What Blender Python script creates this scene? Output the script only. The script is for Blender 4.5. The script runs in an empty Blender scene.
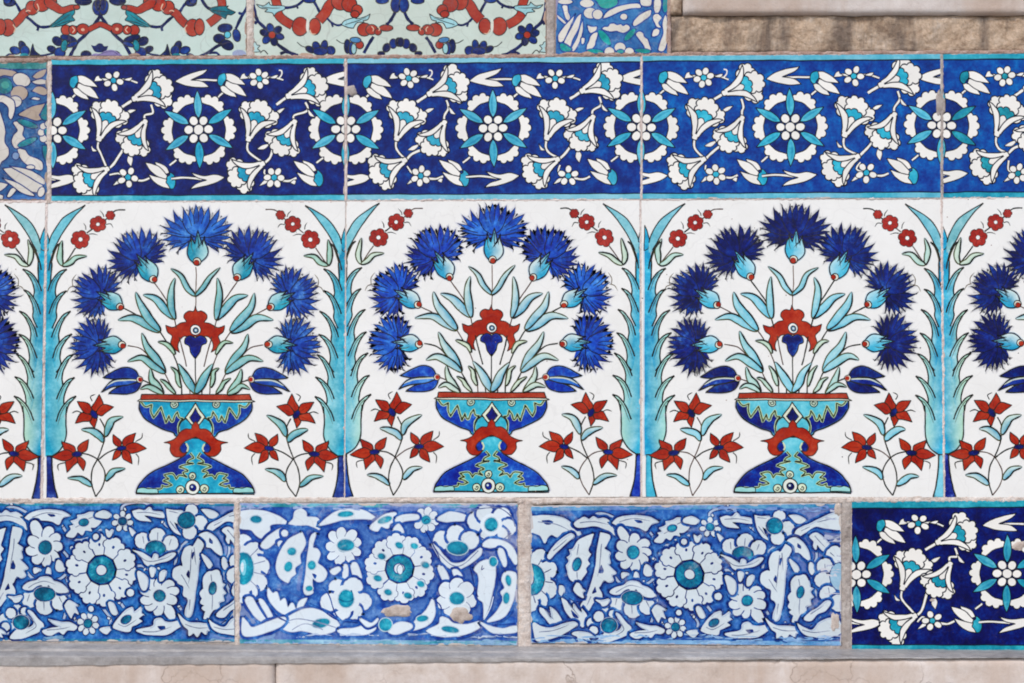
import bpy, math, random
from mathutils import Vector, Matrix, Euler, noise
from mathutils.geometry import tessellate_polygon

# ------------------------------------------------------------------ camera, sky, sun, exposure
scene = bpy.context.scene
W, H = 1024, 683
FPX = 1422.0
CAM_ROT = Euler((math.radians(90 + 1.6), math.radians(-0.25), math.radians(1.4)), 'XYZ')
RM = CAM_ROT.to_matrix()
CAM_LOC = -(RM @ Vector((0, 0, -1))) * FPX * 0.001
cd = bpy.data.cameras.new('camera'); cam = bpy.data.objects.new('camera', cd)
scene.collection.objects.link(cam)
cam.location = CAM_LOC; cam.rotation_euler = CAM_ROT
cd.sensor_width = 36; cd.lens = FPX / W * 36; cd.clip_end = 500; cd.clip_start = 0.01
scene.camera = cam
world = bpy.data.worlds.new('World'); scene.world = world; world.use_nodes = True
wn = world.node_tree; bg = wn.nodes['Background']
sky = wn.nodes.new('ShaderNodeTexSky'); sky.sky_type = 'NISHITA'; sky.sun_disc = False
SUN_EL, SUN_AZ = math.radians(48), math.radians(205)      # azimuth clockwise from +Y
sky.sun_elevation = SUN_EL; sky.sun_rotation = SUN_AZ
sky.dust_density = 1.5
wn.links.new(sky.outputs[0], bg.inputs[0]); bg.inputs[1].default_value = 0.10
ld = bpy.data.lights.new('sun', 'SUN'); sun = bpy.data.objects.new('sun', ld)
scene.collection.objects.link(sun)
ld.energy = 1.3; ld.angle = math.radians(14); ld.color = (1.0, 0.965, 0.93)
sd = Vector((math.sin(SUN_AZ) * math.cos(SUN_EL), math.cos(SUN_AZ) * math.cos(SUN_EL), math.sin(SUN_EL)))
sun.rotation_euler = sd.to_track_quat('Z', 'Y').to_euler()
vs = scene.view_settings
vs.view_transform = 'Standard'; vs.look = 'None'; vs.gamma = 1; vs.use_curve_mapping = False
vs.exposure = 0.82
scene.render.resolution_x = W; scene.render.resolution_y = H
scene.render.engine = 'CYCLES'
scene.cycles.filter_width = 1.9

# ------------------------------------------------------------------ helpers
def P(px, py, depth=0.0):
    """photo pixel -> point on the wall plane (y = depth)"""
    d = RM @ Vector(((px - W / 2) / FPX, -(py - H / 2) / FPX, -1))
    t = (0.0 - CAM_LOC.y) / d.y
    q = CAM_LOC + d * t
    return Vector((q.x, depth, q.z))

def lin(c):
    c /= 255.0
    return c / 12.92 if c <= 0.04045 else ((c + 0.055) / 1.055) ** 2.4
def rgb(r, g, b, a=None):
    if a is None:
        s = (max(r, g, b) - min(r, g, b)) / max(r, g, b, 1)
        a = min(1.0, 0.12 + s * (0.45 if r > b else 1.0))
    return (lin(r), lin(g), lin(b), a)
def mix(a, b, t): return tuple(a[i] + (b[i] - a[i]) * t for i in range(4))
def shade(c, k): return (c[0] * k, c[1] * k, c[2] * k, c[3])

def catmull(pts, closed=False, seg=6):
    """pts: (x,y) or (x,y,1) for a corner -> dense list"""
    n = len(pts); out = []
    rng = range(n if closed else n - 1)
    for i in rng:
        p1 = pts[i]; p2 = pts[(i + 1) % n]
        p0 = pts[i - 1] if (closed or i > 0) else p1
        p3 = pts[(i + 2) % n] if (closed or i + 2 < n) else p2
        if len(p1) > 2: p0 = p1
        if len(p2) > 2: p3 = p2
        L = math.hypot(p2[0] - p1[0], p2[1] - p1[1])
        k = max(3, min(seg, int(L / .9) + 1))
        for j in range(k):
            t = j / k; t2 = t * t; t3 = t2 * t
            out.append(tuple(0.5 * ((2 * p1[c]) + (-p0[c] + p2[c]) * t + (2 * p0[c] - 5 * p1[c] + 4 * p2[c] - p3[c]) * t2
                                    + (-p0[c] + 3 * p1[c] - 3 * p2[c] + p3[c]) * t3) for c in (0, 1)))
    if not closed: out.append((pts[-1][0], pts[-1][1]))
    return out

def crop(ox, oy, s):
    """reads 'x,y x,y! ...' written in enlarged-detail units; ! marks a corner"""
    def f(txt):
        r = []
        for w in txt.split():
            c = w.endswith('!'); w = w.rstrip('!')
            x, y = w.split(',')
            p = (ox + float(x) / s, oy + float(y) / s)
            r.append(p + (1,) if c else p)
        return r
    f.s = s; f.p = lambda x, y: (ox + x / s, oy + y / s)
    return f

def scal(v, bulge=.5, closed=True, n=6):
    """lobed outline: round bulges between successive valley points (outward = away from centroid)"""
    cx = sum(p[0] for p in v) / len(v); cy = sum(p[1] for p in v) / len(v); out = []
    m = len(v) if closed else len(v) - 1
    for i in range(m):
        a, b = v[i], v[(i + 1) % len(v)]
        if len(a) > 2 and a[2] == 2: out.append((a[0], a[1])); continue          # straight side
        dx, dy = b[0] - a[0], b[1] - a[1]; nx, ny = dy, -dx
        if nx * ((a[0] + b[0]) / 2 - cx) + ny * ((a[1] + b[1]) / 2 - cy) < 0: nx, ny = -nx, -ny
        for j in range(n):
            t = j / n; k = math.sin(math.pi * t) ** .7 * bulge; e = (t - .5) * .25 * math.sin(math.pi * t) * 1.2
            out.append((a[0] + dx * (t + e) + nx * k, a[1] + dy * (t + e) + ny * k))
    if not closed: out.append(v[-1][:2])
    return out

def edge_wear(a, n, cols, r0=.5, r1=2.0, seed=0):
    """little losses of glaze along the tile's edges"""
    rd = random.Random(a.seed * 7 + seed); old = a.xf; a.xf = lambda p: p
    for i in range(n):
        u, v = rd.random(), rd.random(); e = rd.randrange(4)
        x, y = a.at(*((u, 0), (u, 1), (0, v), (1, v))[e]); L = rd.uniform(r0, r1) * (2.2 if rd.random() < .15 else 1)
        la, lb = (L * rd.uniform(1, 2.6), L * .6) if e < 2 else (L * .6, L * rd.uniform(1, 2.6)); k = 9
        d = [(x + la * rd.uniform(.6, 1.15) * math.cos(t), y + lb * rd.uniform(.6, 1.15) * math.sin(t)) for t in [2 * math.pi * j / k for j in range(k)]]
        c = rd.choice(cols); a.poly(d, [c] * k)
    a.xf = old

class Art:
    """flat painted decoration of ONE tile, clipped to the tile outline"""
    def __init__(s, quad, seed=0, warp=0.7, step=2.0e-6):
        s.v = []; s.c = []; s.f = []; s.z = 0.0; s.step = step; s.boxes = ([], []); s.low = False; s.ik = 1.0
        s.quad = quad; s.seed = seed; s.warp = warp
        s.xf = lambda p: p
        s.rnd = random.Random(seed); s.bg = rgb(228, 226, 220)
        q = quad; s.lines = []
        for i in range(4):
            a = q[i]; b = q[(i + 1) % 4]
            s.lines.append((a[0], a[1], b[0] - a[0], b[1] - a[1]))
    def tr(s, p):
        x, y = s.xf((p[0], p[1]))
        if s.warp:
            n = noise.noise_vector(Vector((x / 22, y / 22, s.seed * 3.7)))
            m = noise.noise_vector(Vector((x / 6, y / 6, s.seed * 3.7 + 9)))
            x += s.warp * (n.x * 1.3 + m.x * .35); y += s.warp * (n.y * 1.3 + m.y * .35)
        return (x, y)
    def inside(s, p):
        return all(dx * (p[1] - ay) - dy * (p[0] - ax) >= 0 for ax, ay, dx, dy in s.lines)
    def add(s, pts, cols, tris):
        """pts already transformed"""
        ins = [s.inside(p) for p in pts]
        if not any(ins):
            xs = [p[0] for p in pts]; ys = [p[1] for p in pts]; qx = [p[0] for p in s.quad]; qy = [p[1] for p in s.quad]
            if max(xs) < min(qx) or min(xs) > max(qx) or max(ys) < min(qy) or min(ys) > max(qy): return
        bx = [p[0] for p in pts]; by = [p[1] for p in pts]; bx = (min(bx), max(bx), min(by), max(by))
        band = s.boxes[0 if s.low else 1]; lv = 0
        for q in band:
            if q[4] > lv and q[0] <= bx[1] and q[1] >= bx[0] and q[2] <= bx[3] and q[3] >= bx[2]: lv = q[4]
        lv += 1; band.append(bx + (lv,))
        s.z = .0001 + s.step * (lv + (0 if s.low else 36))
        mp = {}
        for t in tris:
            if ins[t[0]] and ins[t[1]] and ins[t[2]]:
                a, c, d = (pts[k] for k in t)
                area = (c[0] - a[0]) * (d[1] - a[1]) - (c[1] - a[1]) * (d[0] - a[0])
                if abs(area) < 1e-7: continue
                idx = []
                for k in t:
                    if k not in mp:
                        mp[k] = len(s.v); s.v.append((pts[k][0], pts[k][1], s.z)); s.c.append(cols[k])
                    idx.append(mp[k])
                s.f.append(tuple(idx) if area > 0 else (idx[0], idx[2], idx[1]))
            else:
                poly = [(pts[k], cols[k]) for k in t]
                for ax, ay, dx, dy in s.lines:
                    out = []
                    for i in range(len(poly)):
                        (p, pc), (q, qc) = poly[i], poly[(i + 1) % len(poly)]
                        dp = dx * (p[1] - ay) - dy * (p[0] - ax); dq = dx * (q[1] - ay) - dy * (q[0] - ax)
                        if dp >= 0: out.append((p, pc))
                        if (dp >= 0) != (dq >= 0):
                            k = dp / (dp - dq)
                            out.append(((p[0] + (q[0] - p[0]) * k, p[1] + (q[1] - p[1]) * k), mix(pc, qc, k)))
                    poly = out
                    if len(poly) < 3: break
                if len(poly) >= 3:
                    ar = sum(poly[i][0][0] * poly[(i + 1) % len(poly)][0][1] - poly[(i + 1) % len(poly)][0][0] * poly[i][0][1] for i in range(len(poly)))
                    if abs(ar) < 1e-7: continue
                    if ar < 0: poly = poly[::-1]
                    n0 = len(s.v)
                    for p, pc in poly: s.v.append((p[0], p[1], s.z)); s.c.append(pc)
                    s.f.append(tuple(range(n0, n0 + len(poly))))
    # --- primitives (coordinates before s.xf)
    def fill(s, dense, col):
        k = 1 + s.rnd.uniform(-.05, .05); col = shade(col, k)
        s.poly([s.tr(p) for p in dense], [col] * len(dense))
    def poly(s, pts, cols):
        q = []; c = []
        for p, k in zip(pts, cols):
            if not q or math.hypot(p[0] - q[-1][0], p[1] - q[-1][1]) > .03: q.append(p); c.append(k)
        while len(q) > 3 and math.hypot(q[0][0] - q[-1][0], q[0][1] - q[-1][1]) < .03: q.pop(); c.pop()
        full = abs(sum(q[i - 1][0] * q[i][1] - q[i][0] * q[i - 1][1] for i in range(len(q))))
        for k in range(4):
            qq = [Vector((p[0] + s.rnd.uniform(-.01, .01) * k, p[1] + s.rnd.uniform(-.01, .01) * k, 0)) for p in q]
            tris = tessellate_polygon([qq])
            ar = sum(abs((q[t[1]][0] - q[t[0]][0]) * (q[t[2]][1] - q[t[0]][1]) - (q[t[1]][1] - q[t[0]][1]) * (q[t[2]][0] - q[t[0]][0])) for t in tris)
            if ar > .9 * full: break
        s.add(q, c, tris)
    def ribbon(s, dense, wl, wr, cl, cr):
        """strip along dense: offset wl to the left coloured cl .. wr to the right coloured cr (lists or scalars)"""
        pts = [s.tr(p) for p in dense]; n = len(pts)
        if n < 2: return
        L, R = [], []
        for i in range(n):
            a = pts[max(0, i - 1)]; b = pts[min(n - 1, i + 1)]
            dx, dy = b[0] - a[0], b[1] - a[1]; l = math.hypot(dx, dy) or 1
            nx, ny = -dy / l, dx / l
            w1 = wl[i] if isinstance(wl, list) else wl; w2 = wr[i] if isinstance(wr, list) else wr
            L.append((pts[i][0] + nx * w1, pts[i][1] + ny * w1)); R.append((pts[i][0] - nx * w2, pts[i][1] - ny * w2))
        P_ = L + R
        C_ = [(cl[i] if isinstance(cl, list) else cl) for i in range(n)] + [(cr[i] if isinstance(cr, list) else cr) for i in range(n)]
        T = []
        for i in range(n - 1): T += [(i, i + 1, n + i), (i + 1, n + i + 1, n + i)]
        s.add(P_, C_, T)
    def stroke(s, pts, w, col, closed=False, taper=0.0, dense=False, seg=6):
        d = pts if dense else catmull(pts, closed, seg)
        if closed: d = d + [d[0], d[1]]
        if col[0] < .02 and col[1] < .02: w *= s.ik
        n = len(d); ph = s.rnd.uniform(0, 50); ws = []
        for i in range(n):
            t = i / (n - 1); k = 1 + .28 * noise.noise(Vector((ph + i * .35, 0, 0)))
            if taper: k *= min(1, .25 + (1 - t) / taper) if t > 1 - taper else 1
            ws.append(w * .5 * k)
        s.ribbon(d, ws, ws, col, col)
    def shape(s, pts, col, ink=None, w=1.0, halo=None, hw=3, seg=6, inner=None, iw=2):
        d = catmull(pts, True, seg)
        if halo: s.halo(d, hw, halo)
        s.fill(d, col)
        if inner: s.halo(d, -iw, inner, col)
        if ink: s.stroke(d, w, ink, True, dense=True)
    def dshape(s, d, col, ink=None, w=1.0):
        s.fill(d, col)
        if ink: s.stroke(d, w, ink, True, dense=True)
    def halo(s, d, hw, col, to=None):
        """soft bleed of pigment outside (hw>0) or inside a closed outline"""
        to = to or s.bg
        q = [s.xf(p) for p in d]
        ar = sum(q[i][0] * q[(i + 1) % len(q)][1] - q[(i + 1) % len(q)][0] * q[i][1] for i in range(len(q)))
        dd = d + [d[0]]
        s.low = hw > 0 and to is s.bg
        if (ar > 0) == (hw > 0): s.ribbon(dd, 0, abs(hw), col, to)
        else: s.ribbon(dd, abs(hw), 0, to, col)
        s.low = False
    def ell(s, cx, cy, rx, ry=None, rot=0, col=None, ink=None, w=1.0, halo=None, hw=3, n=16, cin=None):
        ry = ry or rx; r = math.radians(rot); c, q = math.cos(r), math.sin(r)
        d = [(cx + rx * math.cos(a) * c - ry * math.sin(a) * q, cy + rx * math.cos(a) * q + ry * math.sin(a) * c)
             for a in [2 * math.pi * i / n for i in range(n)]]
        if halo: s.halo(d, hw, halo)
        if cin:
            pts = [s.tr(p) for p in d] + [s.tr((cx, cy))]
            s.add(pts, [col] * n + [cin], [(i, (i + 1) % n, n) for i in range(n)])
        else: s.fill(d, col)
        if ink: s.stroke(d, w, ink, True, dense=True)
    def leaf(s, sp, w, ca, cb, ink, ink2=None, halo=None, lw=1.45, cbase=None):
        sp = [sp[0]] + [(p[0] + s.rnd.uniform(-.8, .8), p[1] + s.rnd.uniform(-.8, .8)) for p in sp[1:]]; w *= .86 * s.rnd.uniform(.92, 1.08)
        d = catmull(sp, False, 7); n = len(d); ws = [0] * n; cl = []; cc = []; cr = []
        for i in range(n):
            t = i / (n - 1)
            ws[i] = w * .5 * (math.sin(math.pi * min(1, t ** .8)) ** .8 if 0 < t < 1 else 0) + .05
            k = max(0, 1 - t * 1.3) if cbase else 0
            cl.append(mix(ca, cbase or ca, k)); cr.append(mix(cb, cbase or cb, k * .5)); cc.append(mix(mix(mix(ca, cb, .6), (.80, .81, .74, .2), .30), cbase or ca, k * .7))
        if halo:
            s.low = True; s.ribbon(d, [x + 2.6 for x in ws], 0, s.bg, halo); s.ribbon(d, 0, [x + 1.6 for x in ws], mix(halo, s.bg, .3), s.bg); s.low = False
        s.ribbon(d, ws, 0, cl, cc); s.ribbon(d, 0, ws, cc, cr)
        L, R = s.edges(d, ws)
        s.stroke(L, lw, ink, dense=True, taper=.2); s.stroke(R, lw * .9, ink2 or ink, dense=True, taper=.2)
    def edges(s, d, ws):
        n = len(d); L, R = [], []
        for i in range(n):
            a = d[max(0, i - 1)]; b = d[min(n - 1, i + 1)]
            dx, dy = b[0] - a[0], b[1] - a[1]; l = math.hypot(dx, dy) or 1
            m = -1 if s.mirrored() else 1
            L.append((d[i][0] - dy / l * ws[i] * m, d[i][1] + dx / l * ws[i] * m)); R.append((d[i][0] + dy / l * ws[i] * m, d[i][1] - dx / l * ws[i] * m))
        return L, R
    def mirrored(s):
        return s.xf((1, 0))[0] < s.xf((0, 0))[0]
    def full(s, col, col2=None):
        q = s.quad; c2 = col2 or col; s.low = True
        s.add([tuple(p) for p in q], [col, c2, c2, col], [(0, 1, 2), (0, 2, 3)]); s.low = False
        s.boxes[0].clear(); s.boxes[0].append((-1e9, 1e9, -1e9, 1e9, 1))
    def at(s, u, v):
        q = s.quad; t = tuple(q[0][i] + (q[1][i] - q[0][i]) * u for i in (0, 1)); b = tuple(q[3][i] + (q[2][i] - q[3][i]) * u for i in (0, 1))
        return (t[0] + (b[0] - t[0]) * v, t[1] + (b[1] - t[1]) * v)

SC = scene.collection
def tag(o, label=None, cat=None, group=None, kind=None):
    if label: o['label'] = label
    if cat: o['category'] = cat
    if group: o['group'] = group
    if kind: o['kind'] = kind
    return o
def link_mesh(name, verts, faces, mats, parent=None, cols=None, mi=None, smooth=False):
    me = bpy.data.meshes.new(name); me.from_pydata(verts, [], faces)
    for m in (mats if isinstance(mats, list) else [mats]): me.materials.append(m)
    if cols:
        at = me.color_attributes.new('paint', 'FLOAT_COLOR', 'POINT')
        flat = []
        for c in cols: flat += c
        at.data.foreach_set('color', flat)
    if mi: me.polygons.foreach_set('material_index', mi)
    if smooth: me.polygons.foreach_set('use_smooth', [True] * len(me.polygons))
    me.update()
    o = bpy.data.objects.new(name, me); SC.objects.link(o)
    if parent: o.parent = parent
    return o

# ------------------------------------------------------------------ materials
def nt(name):
    m = bpy.data.materials.new(name); m.use_nodes = True
    n = m.node_tree; return m, n, n.nodes['Principled BSDF']
def nnoise(n, scale, detail=4, rough=.55, vec=None, dist=0):
    t = n.nodes.new('ShaderNodeTexNoise'); t.inputs['Scale'].default_value = scale
    t.inputs['Detail'].default_value = detail; t.inputs['Roughness'].default_value = rough
    t.inputs['Distortion'].default_value = dist
    if vec: n.links.new(vec, t.inputs['Vector'])
    return t.outputs['Fac']
def math_(n, op, a, b=None, c=None):
    m = n.nodes.new('ShaderNodeMath'); m.operation = op
    for i, x in enumerate((a, b, c)):
        if x is None: continue
        if isinstance(x, (int, float)): m.inputs[i].default_value = x
        else: n.links.new(x, m.inputs[i])
    return m.outputs[0]
def ramp(n, fac, stops):
    r = n.nodes.new('ShaderNodeValToRGB'); e = r.color_ramp.elements
    while len(e) < len(stops): e.new(.5)
    for k, (p, c) in enumerate(stops):
        e[k].position = p; e[k].color = c if len(c) == 4 else (*c, 1)
    n.links.new(fac, r.inputs[0]); return r.outputs[0]
def mixc(n, fac, a, b, mode='MIX'):
    m = n.nodes.new('ShaderNodeMix'); m.data_type = 'RGBA'; m.blend_type = mode
    if isinstance(fac, (int, float)): m.inputs[0].default_value = fac
    else: n.links.new(fac, m.inputs[0])
    for i, x in ((6, a), (7, b)):
        if isinstance(x, tuple): m.inputs[i].default_value = x if len(x) == 4 else (*x, 1)
        else: n.links.new(x, m.inputs[i])
    return m.outputs[2]
def coords(n, offs=(0, 0, 0), scl=(1, 1, 1)):
    tc = n.nodes.new('ShaderNodeTexCoord'); mp = n.nodes.new('ShaderNodeMapping')
    n.links.new(tc.outputs['Object'], mp.inputs[0]); mp.inputs['Location'].default_value = offs
    mp.inputs['Scale'].default_value = scl
    return mp.outputs[0]

def glaze(name, var=1.0, crackle=0.0, rough=.16, grime=.12, seed=0, worn=0.0):
    m, n, b = nt(name)
    at = n.nodes.new('ShaderNodeVertexColor'); at.layer_name = 'paint'
    v = coords(n, (seed * 1.7, seed * .9, seed * 2.3))
    n1 = nnoise(n, 70, 3, .6, v); n2 = nnoise(n, 330, 3, .6, v); n3 = nnoise(n, 14, 3, .5, v)
    s_ = math_(n, 'ADD', math_(n, 'MULTIPLY', n1, .62), math_(n, 'ADD', math_(n, 'MULTIPLY', n2, .30), math_(n, 'MULTIPLY', n3, .25)))
    d_ = math_(n, 'MULTIPLY', math_(n, 'SUBTRACT', s_, .585), 2.4 * var)
    g_ = math_(n, 'ADD', math_(n, 'MULTIPLY', d_, at.outputs['Alpha']), 1.0)
    gm = n.nodes.new('ShaderNodeGamma'); n.links.new(at.outputs['Color'], gm.inputs[0]); n.links.new(g_, gm.inputs[1])
    col = gm.outputs[0]
    # grime: faint warm clouding and scattered specks
    cl = math_(n, 'MULTIPLY', ramp(n, nnoise(n, 26, 6, .65, v), [(.42, (0, 0, 0)), (.75, (1, 1, 1))]), grime)
    cl = math_(n, 'MULTIPLY', cl, math_(n, 'SUBTRACT', 1.0, math_(n, 'MULTIPLY', at.outputs['Alpha'], .85)))
    col = mixc(n, cl, col, (.30, .25, .20))
    sp = ramp(n, nnoise(n, 520, 2, .5, v), [(.70, (0, 0, 0)), (.76, (1, 1, 1))])
    sp2 = math_(n, 'MULTIPLY', sp, ramp(n, nnoise(n, 9, 2, .5, v), [(.45, (0, 0, 0)), (.65, (1, 1, 1))]))
    col = mixc(n, math_(n, 'MULTIPLY', sp2, .35), col, (.12, .09, .07))
    if worn:
        wm = ramp(n, nnoise(n, 55, 8, .75, v, .6), [(.56, (0, 0, 0)), (.70, (1, 1, 1))])
        col = mixc(n, math_(n, 'MULTIPLY', wm, worn), col, (.62, .60, .58))
    if crackle:
        vo = n.nodes.new('ShaderNodeTexVoronoi'); vo.feature = 'DISTANCE_TO_EDGE'; vo.inputs['Scale'].default_value = 38
        wv = n.nodes.new('ShaderNodeVectorMath'); wv.operation = 'ADD'
        nz = n.nodes.new('ShaderNodeTexNoise'); nz.inputs['Scale'].default_value = 40
        n.links.new(v, nz.inputs['Vector'])
        sc = n.nodes.new('ShaderNodeVectorMath'); sc.operation = 'SCALE'; sc.inputs['Scale'].default_value = .02
        n.links.new(nz.outputs['Color'], sc.inputs[0]); n.links.new(v, wv.inputs[0]); n.links.new(sc.outputs[0], wv.inputs[1])
        n.links.new(wv.outputs[0], vo.inputs['Vector'])
        ck = ramp(n, vo.outputs['Distance'], [(0, (1, 1, 1)), (.018, (0, 0, 0))])
        col = mixc(n, math_(n, 'MULTIPLY', ck, crackle), col, (.16, .12, .12))
    n.links.new(col, b.inputs['Base Color'])
    r_ = math_(n, 'ADD', math_(n, 'MULTIPLY', nnoise(n, 40, 5, .7, v), .18), rough)
    n.links.new(r_, b.inputs['Roughness'])
    b.inputs['Specular IOR Level'].default_value = .2
    bm = n.nodes.new('ShaderNodeBump'); bm.inputs['Strength'].default_value = .4; bm.inputs['Distance'].default_value = .0016
    n.links.new(math_(n, 'ADD', nnoise(n, 22, 2, .5, v), math_(n, 'MULTIPLY', nnoise(n, 240, 3, .6, v), .12)), bm.inputs['Height'])
    n.links.new(bm.outputs[0], b.inputs['Normal'])
    return m

def rough_stone(name, stops, scale=14, fine=160, stain=None, bump=.5, rough=.85, streak=0, cracks=0, pits=0.3, stain_fac=.8):
    m, n, b = nt(name)
    v = coords(n)
    f = math_(n, 'ADD', math_(n, 'MULTIPLY', nnoise(n, scale, 10, .72, v, .2), .62), math_(n, 'MULTIPLY', nnoise(n, fine, 6, .75, v), .38))
    col = ramp(n, f, stops)
    if streak:
        vs_ = coords(n, (3, 0, 0), (1, 1, .22))
        sm = ramp(n, nnoise(n, streak, 6, .65, vs_, .5), [(.47, (0, 0, 0)), (.60, (1, 1, 1))])
        col = mixc(n, math_(n, 'MULTIPLY', sm, stain_fac), col, stain)
    sp = ramp(n, nnoise(n, 420, 3, .6, v), [(.60, (0, 0, 0)), (.72, (1, 1, 1))])
    col = mixc(n, math_(n, 'MULTIPLY', sp, pits), col, (.10, .08, .065))
    if cracks:
        vo = n.nodes.new('ShaderNodeTexVoronoi'); vo.feature = 'DISTANCE_TO_EDGE'; vo.inputs['Scale'].default_value = 9
        nz = n.nodes.new('ShaderNodeTexNoise'); nz.inputs['Scale'].default_value = 22; nz.inputs['Detail'].default_value = 6
        n.links.new(v, nz.inputs['Vector'])
        sc = n.nodes.new('ShaderNodeVectorMath'); sc.operation = 'SCALE'; sc.inputs['Scale'].default_value = .09
        wv = n.nodes.new('ShaderNodeVectorMath'); wv.operation = 'ADD'
        n.links.new(nz.outputs['Color'], sc.inputs[0]); n.links.new(v, wv.inputs[0]); n.links.new(sc.outputs[0], wv.inputs[1])
        n.links.new(wv.outputs[0], vo.inputs['Vector'])
        ck = ramp(n, vo.outputs['Distance'], [(0, (1, 1, 1)), (.010, (0, 0, 0))])
        ck = math_(n, 'MULTIPLY', ck, ramp(n, nnoise(n, 12, 2, .5, v), [(.45, (0, 0, 0)), (.6, (1, 1, 1))]))
        col = mixc(n, math_(n, 'MULTIPLY', ck, cracks), col, (.20, .13, .09))
    n.links.new(col, b.inputs['Base Color']); b.inputs['Roughness'].default_value = rough
    b.inputs['Specular IOR Level'].default_value = .3
    bm = n.nodes.new('ShaderNodeBump'); bm.inputs['Strength'].default_value = bump; bm.inputs['Distance'].default_value = .003
    n.links.new(math_(n, 'ADD', nnoise(n, 120, 10, .78, v), math_(n, 'MULTIPLY', nnoise(n, 480, 4, .7, v), .4)), bm.inputs['Height'])
    n.links.new(bm.outputs[0], b.inputs['Normal'])
    return m

MORTAR = rough_stone('mortar', [(.3, rgb(158, 138, 128)), (.48, rgb(208, 192, 180)), (.62, rgb(226, 216, 208))], 50, 200, bump=.6, pits=.35)
MORTAR_DARK = rough_stone('mortar_dirty', [(.3, rgb(110, 84, 74)), (.5, rgb(176, 146, 132)), (.66, rgb(214, 196, 186))], 45, 200, bump=.7, pits=.5)
MORTAR_GREY = rough_stone('mortar_grey', [(.3, rgb(112, 100, 94)), (.5, rgb(172, 160, 152)), (.66, rgb(206, 198, 190))], 34, 200, bump=.6, pits=.4)
SEAM = rough_stone('seam_putty', [(.3, rgb(150, 124, 114)), (.5, rgb(214, 198, 190)), (.66, rgb(232, 224, 218))], 60, 260, bump=.4, pits=.4)
BISCUIT = rough_stone('biscuit', [(.3, rgb(170, 160, 152)), (.6, rgb(220, 212, 206))], 60, 260, bump=.3, pits=.2)
BEIGE = rough_stone('weathered_limestone', [(.34, rgb(120, 94, 74)), (.45, rgb(184, 156, 130)), (.54, rgb(212, 186, 160)), (.66, rgb(230, 210, 190))],
                    34, 260, stain=rgb(96, 84, 78)[:3], bump=1.0, streak=20, pits=.4, stain_fac=.75)
PALE = rough_stone('pale_stone', [(.3, rgb(168, 152, 140)), (.5, rgb(198, 186, 178)), (.7, rgb(216, 208, 202))], 8, 120, stain=rgb(170, 140, 116)[:3], bump=.25, streak=7, pits=.15, stain_fac=.5)
MARBLE = rough_stone('worn_marble', [(.28, rgb(160, 136, 120)), (.45, rgb(200, 184, 172)), (.6, rgb(216, 204, 196)), (.75, rgb(226, 218, 212))],
                     11, 90, stain=rgb(184, 160, 142)[:3], bump=.25, streak=10, cracks=.7, pits=.12, rough=.6, stain_fac=.6)
LEDGE = rough_stone('ledge_marble', [(.3, rgb(112, 106, 102)), (.5, rgb(154, 149, 146)), (.7, rgb(190, 186, 182))], 16, 120, stain=rgb(96, 104, 132)[:3], bump=.3, pits=.15, rough=.45)
REPAIR = rough_stone('plaster_repair', [(.3, rgb(140, 120, 106)), (.5, rgb(196, 180, 168)), (.7, rgb(214, 204, 196))], 60, 240, bump=.6, pits=.3)

# ------------------------------------------------------------------ tile body + decoration in one mesh
def quadP(x0, x1, yt0, yt1, yb0, yb1, xb0=None, xb1=None):
    """TL, TR, BR, BL in photo pixels (image y grows downwards)"""
    return [(x0, yt0), (x1, yt1), (x1 if xb1 is None else xb1, yb1), (x0 if xb0 is None else xb0, yb0)]

def make_tile(name, art, mat, edge_col, label, group, push=0.0, tilt=(0, 0)):
    q = art.quad
    cx = sum(p[0] for p in q) / 4; cy = sum(p[1] for p in q) / 4
    # outline, slightly uneven like a hand cut tile
    ring = []; rr = random.Random(art.seed + 5)
    for i in range(4):
        a, b = q[i], q[(i + 1) % 4]; L = math.hypot(b[0] - a[0], b[1] - a[1]); k = int(L / 3)
        for j in range(k): ring.append((a[0] + (b[0] - a[0]) * j / k, a[1] + (b[1] - a[1]) * j / k))
    n = len(ring); verts = []; cols = []; faces = []; mi = []
    def off(p, d, amp, z):
        vx, vy = p[0] - cx, p[1] - cy
        w = (q[1][0] - q[0][0]) / 2; h = (q[3][1] - q[0][1]) / 2
        nz = noise.noise(Vector((p[0] / 5, p[1] / 5, art.seed))) * amp
        sx = 1 if vx > w - 1.5 else (-1 if vx < -w + 1.5 else 0); sy = 1 if vy > h - 6 else (-1 if vy < -h + 6 else 0)
        return (p[0] + sx * (d + nz), p[1] + sy * (d + nz), z)
    rings = [[off(p, 0.05, .0, 0.0) for p in ring], [off(p, .7, .5, -.0006) for p in ring], [off(p, 1.1, .6, -.0022) for p in ring], [off(p, 1.1, .6, -.014) for p in ring]]
    for r in rings:
        for p in r: verts.append(p); cols.append(edge_col)
    faces.append(tuple(range(n))); mi.append(0)
    for k in range(3):
        for i in range(n):
            j = (i + 1) % n
            faces.append((k * n + i, (k + 1) * n + i, (k + 1) * n + j, k * n + j)); mi.append(0 if k < 1 else 1)
    faces.append(tuple(reversed(range(3 * n, 4 * n)))); mi.append(1)
    b = len(verts)
    verts += art.v; cols += art.c
    for f in art.f: faces.append(tuple(x + b for x in f)); mi.append(0)
    # origin at tile centre
    o0 = P(cx, cy)
    out = []
    for x, y, z in verts:
        w_ = P(x, y); dx = (x - cx) / 150; dy = (y - cy) / 70
        out.append((w_.x - o0.x, -(z + push + tilt[0] * dx + tilt[1] * dy), w_.z - o0.z))
    # image y points down: (0,1,2) ccw in image = facing the camera (-Y)
    o = link_mesh(name, out, [tuple(f) for f in faces], [mat, BISCUIT], cols=cols, mi=mi)
    o.location = o0
    tag(o, label, 'wall tile', group)
    return o

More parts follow.
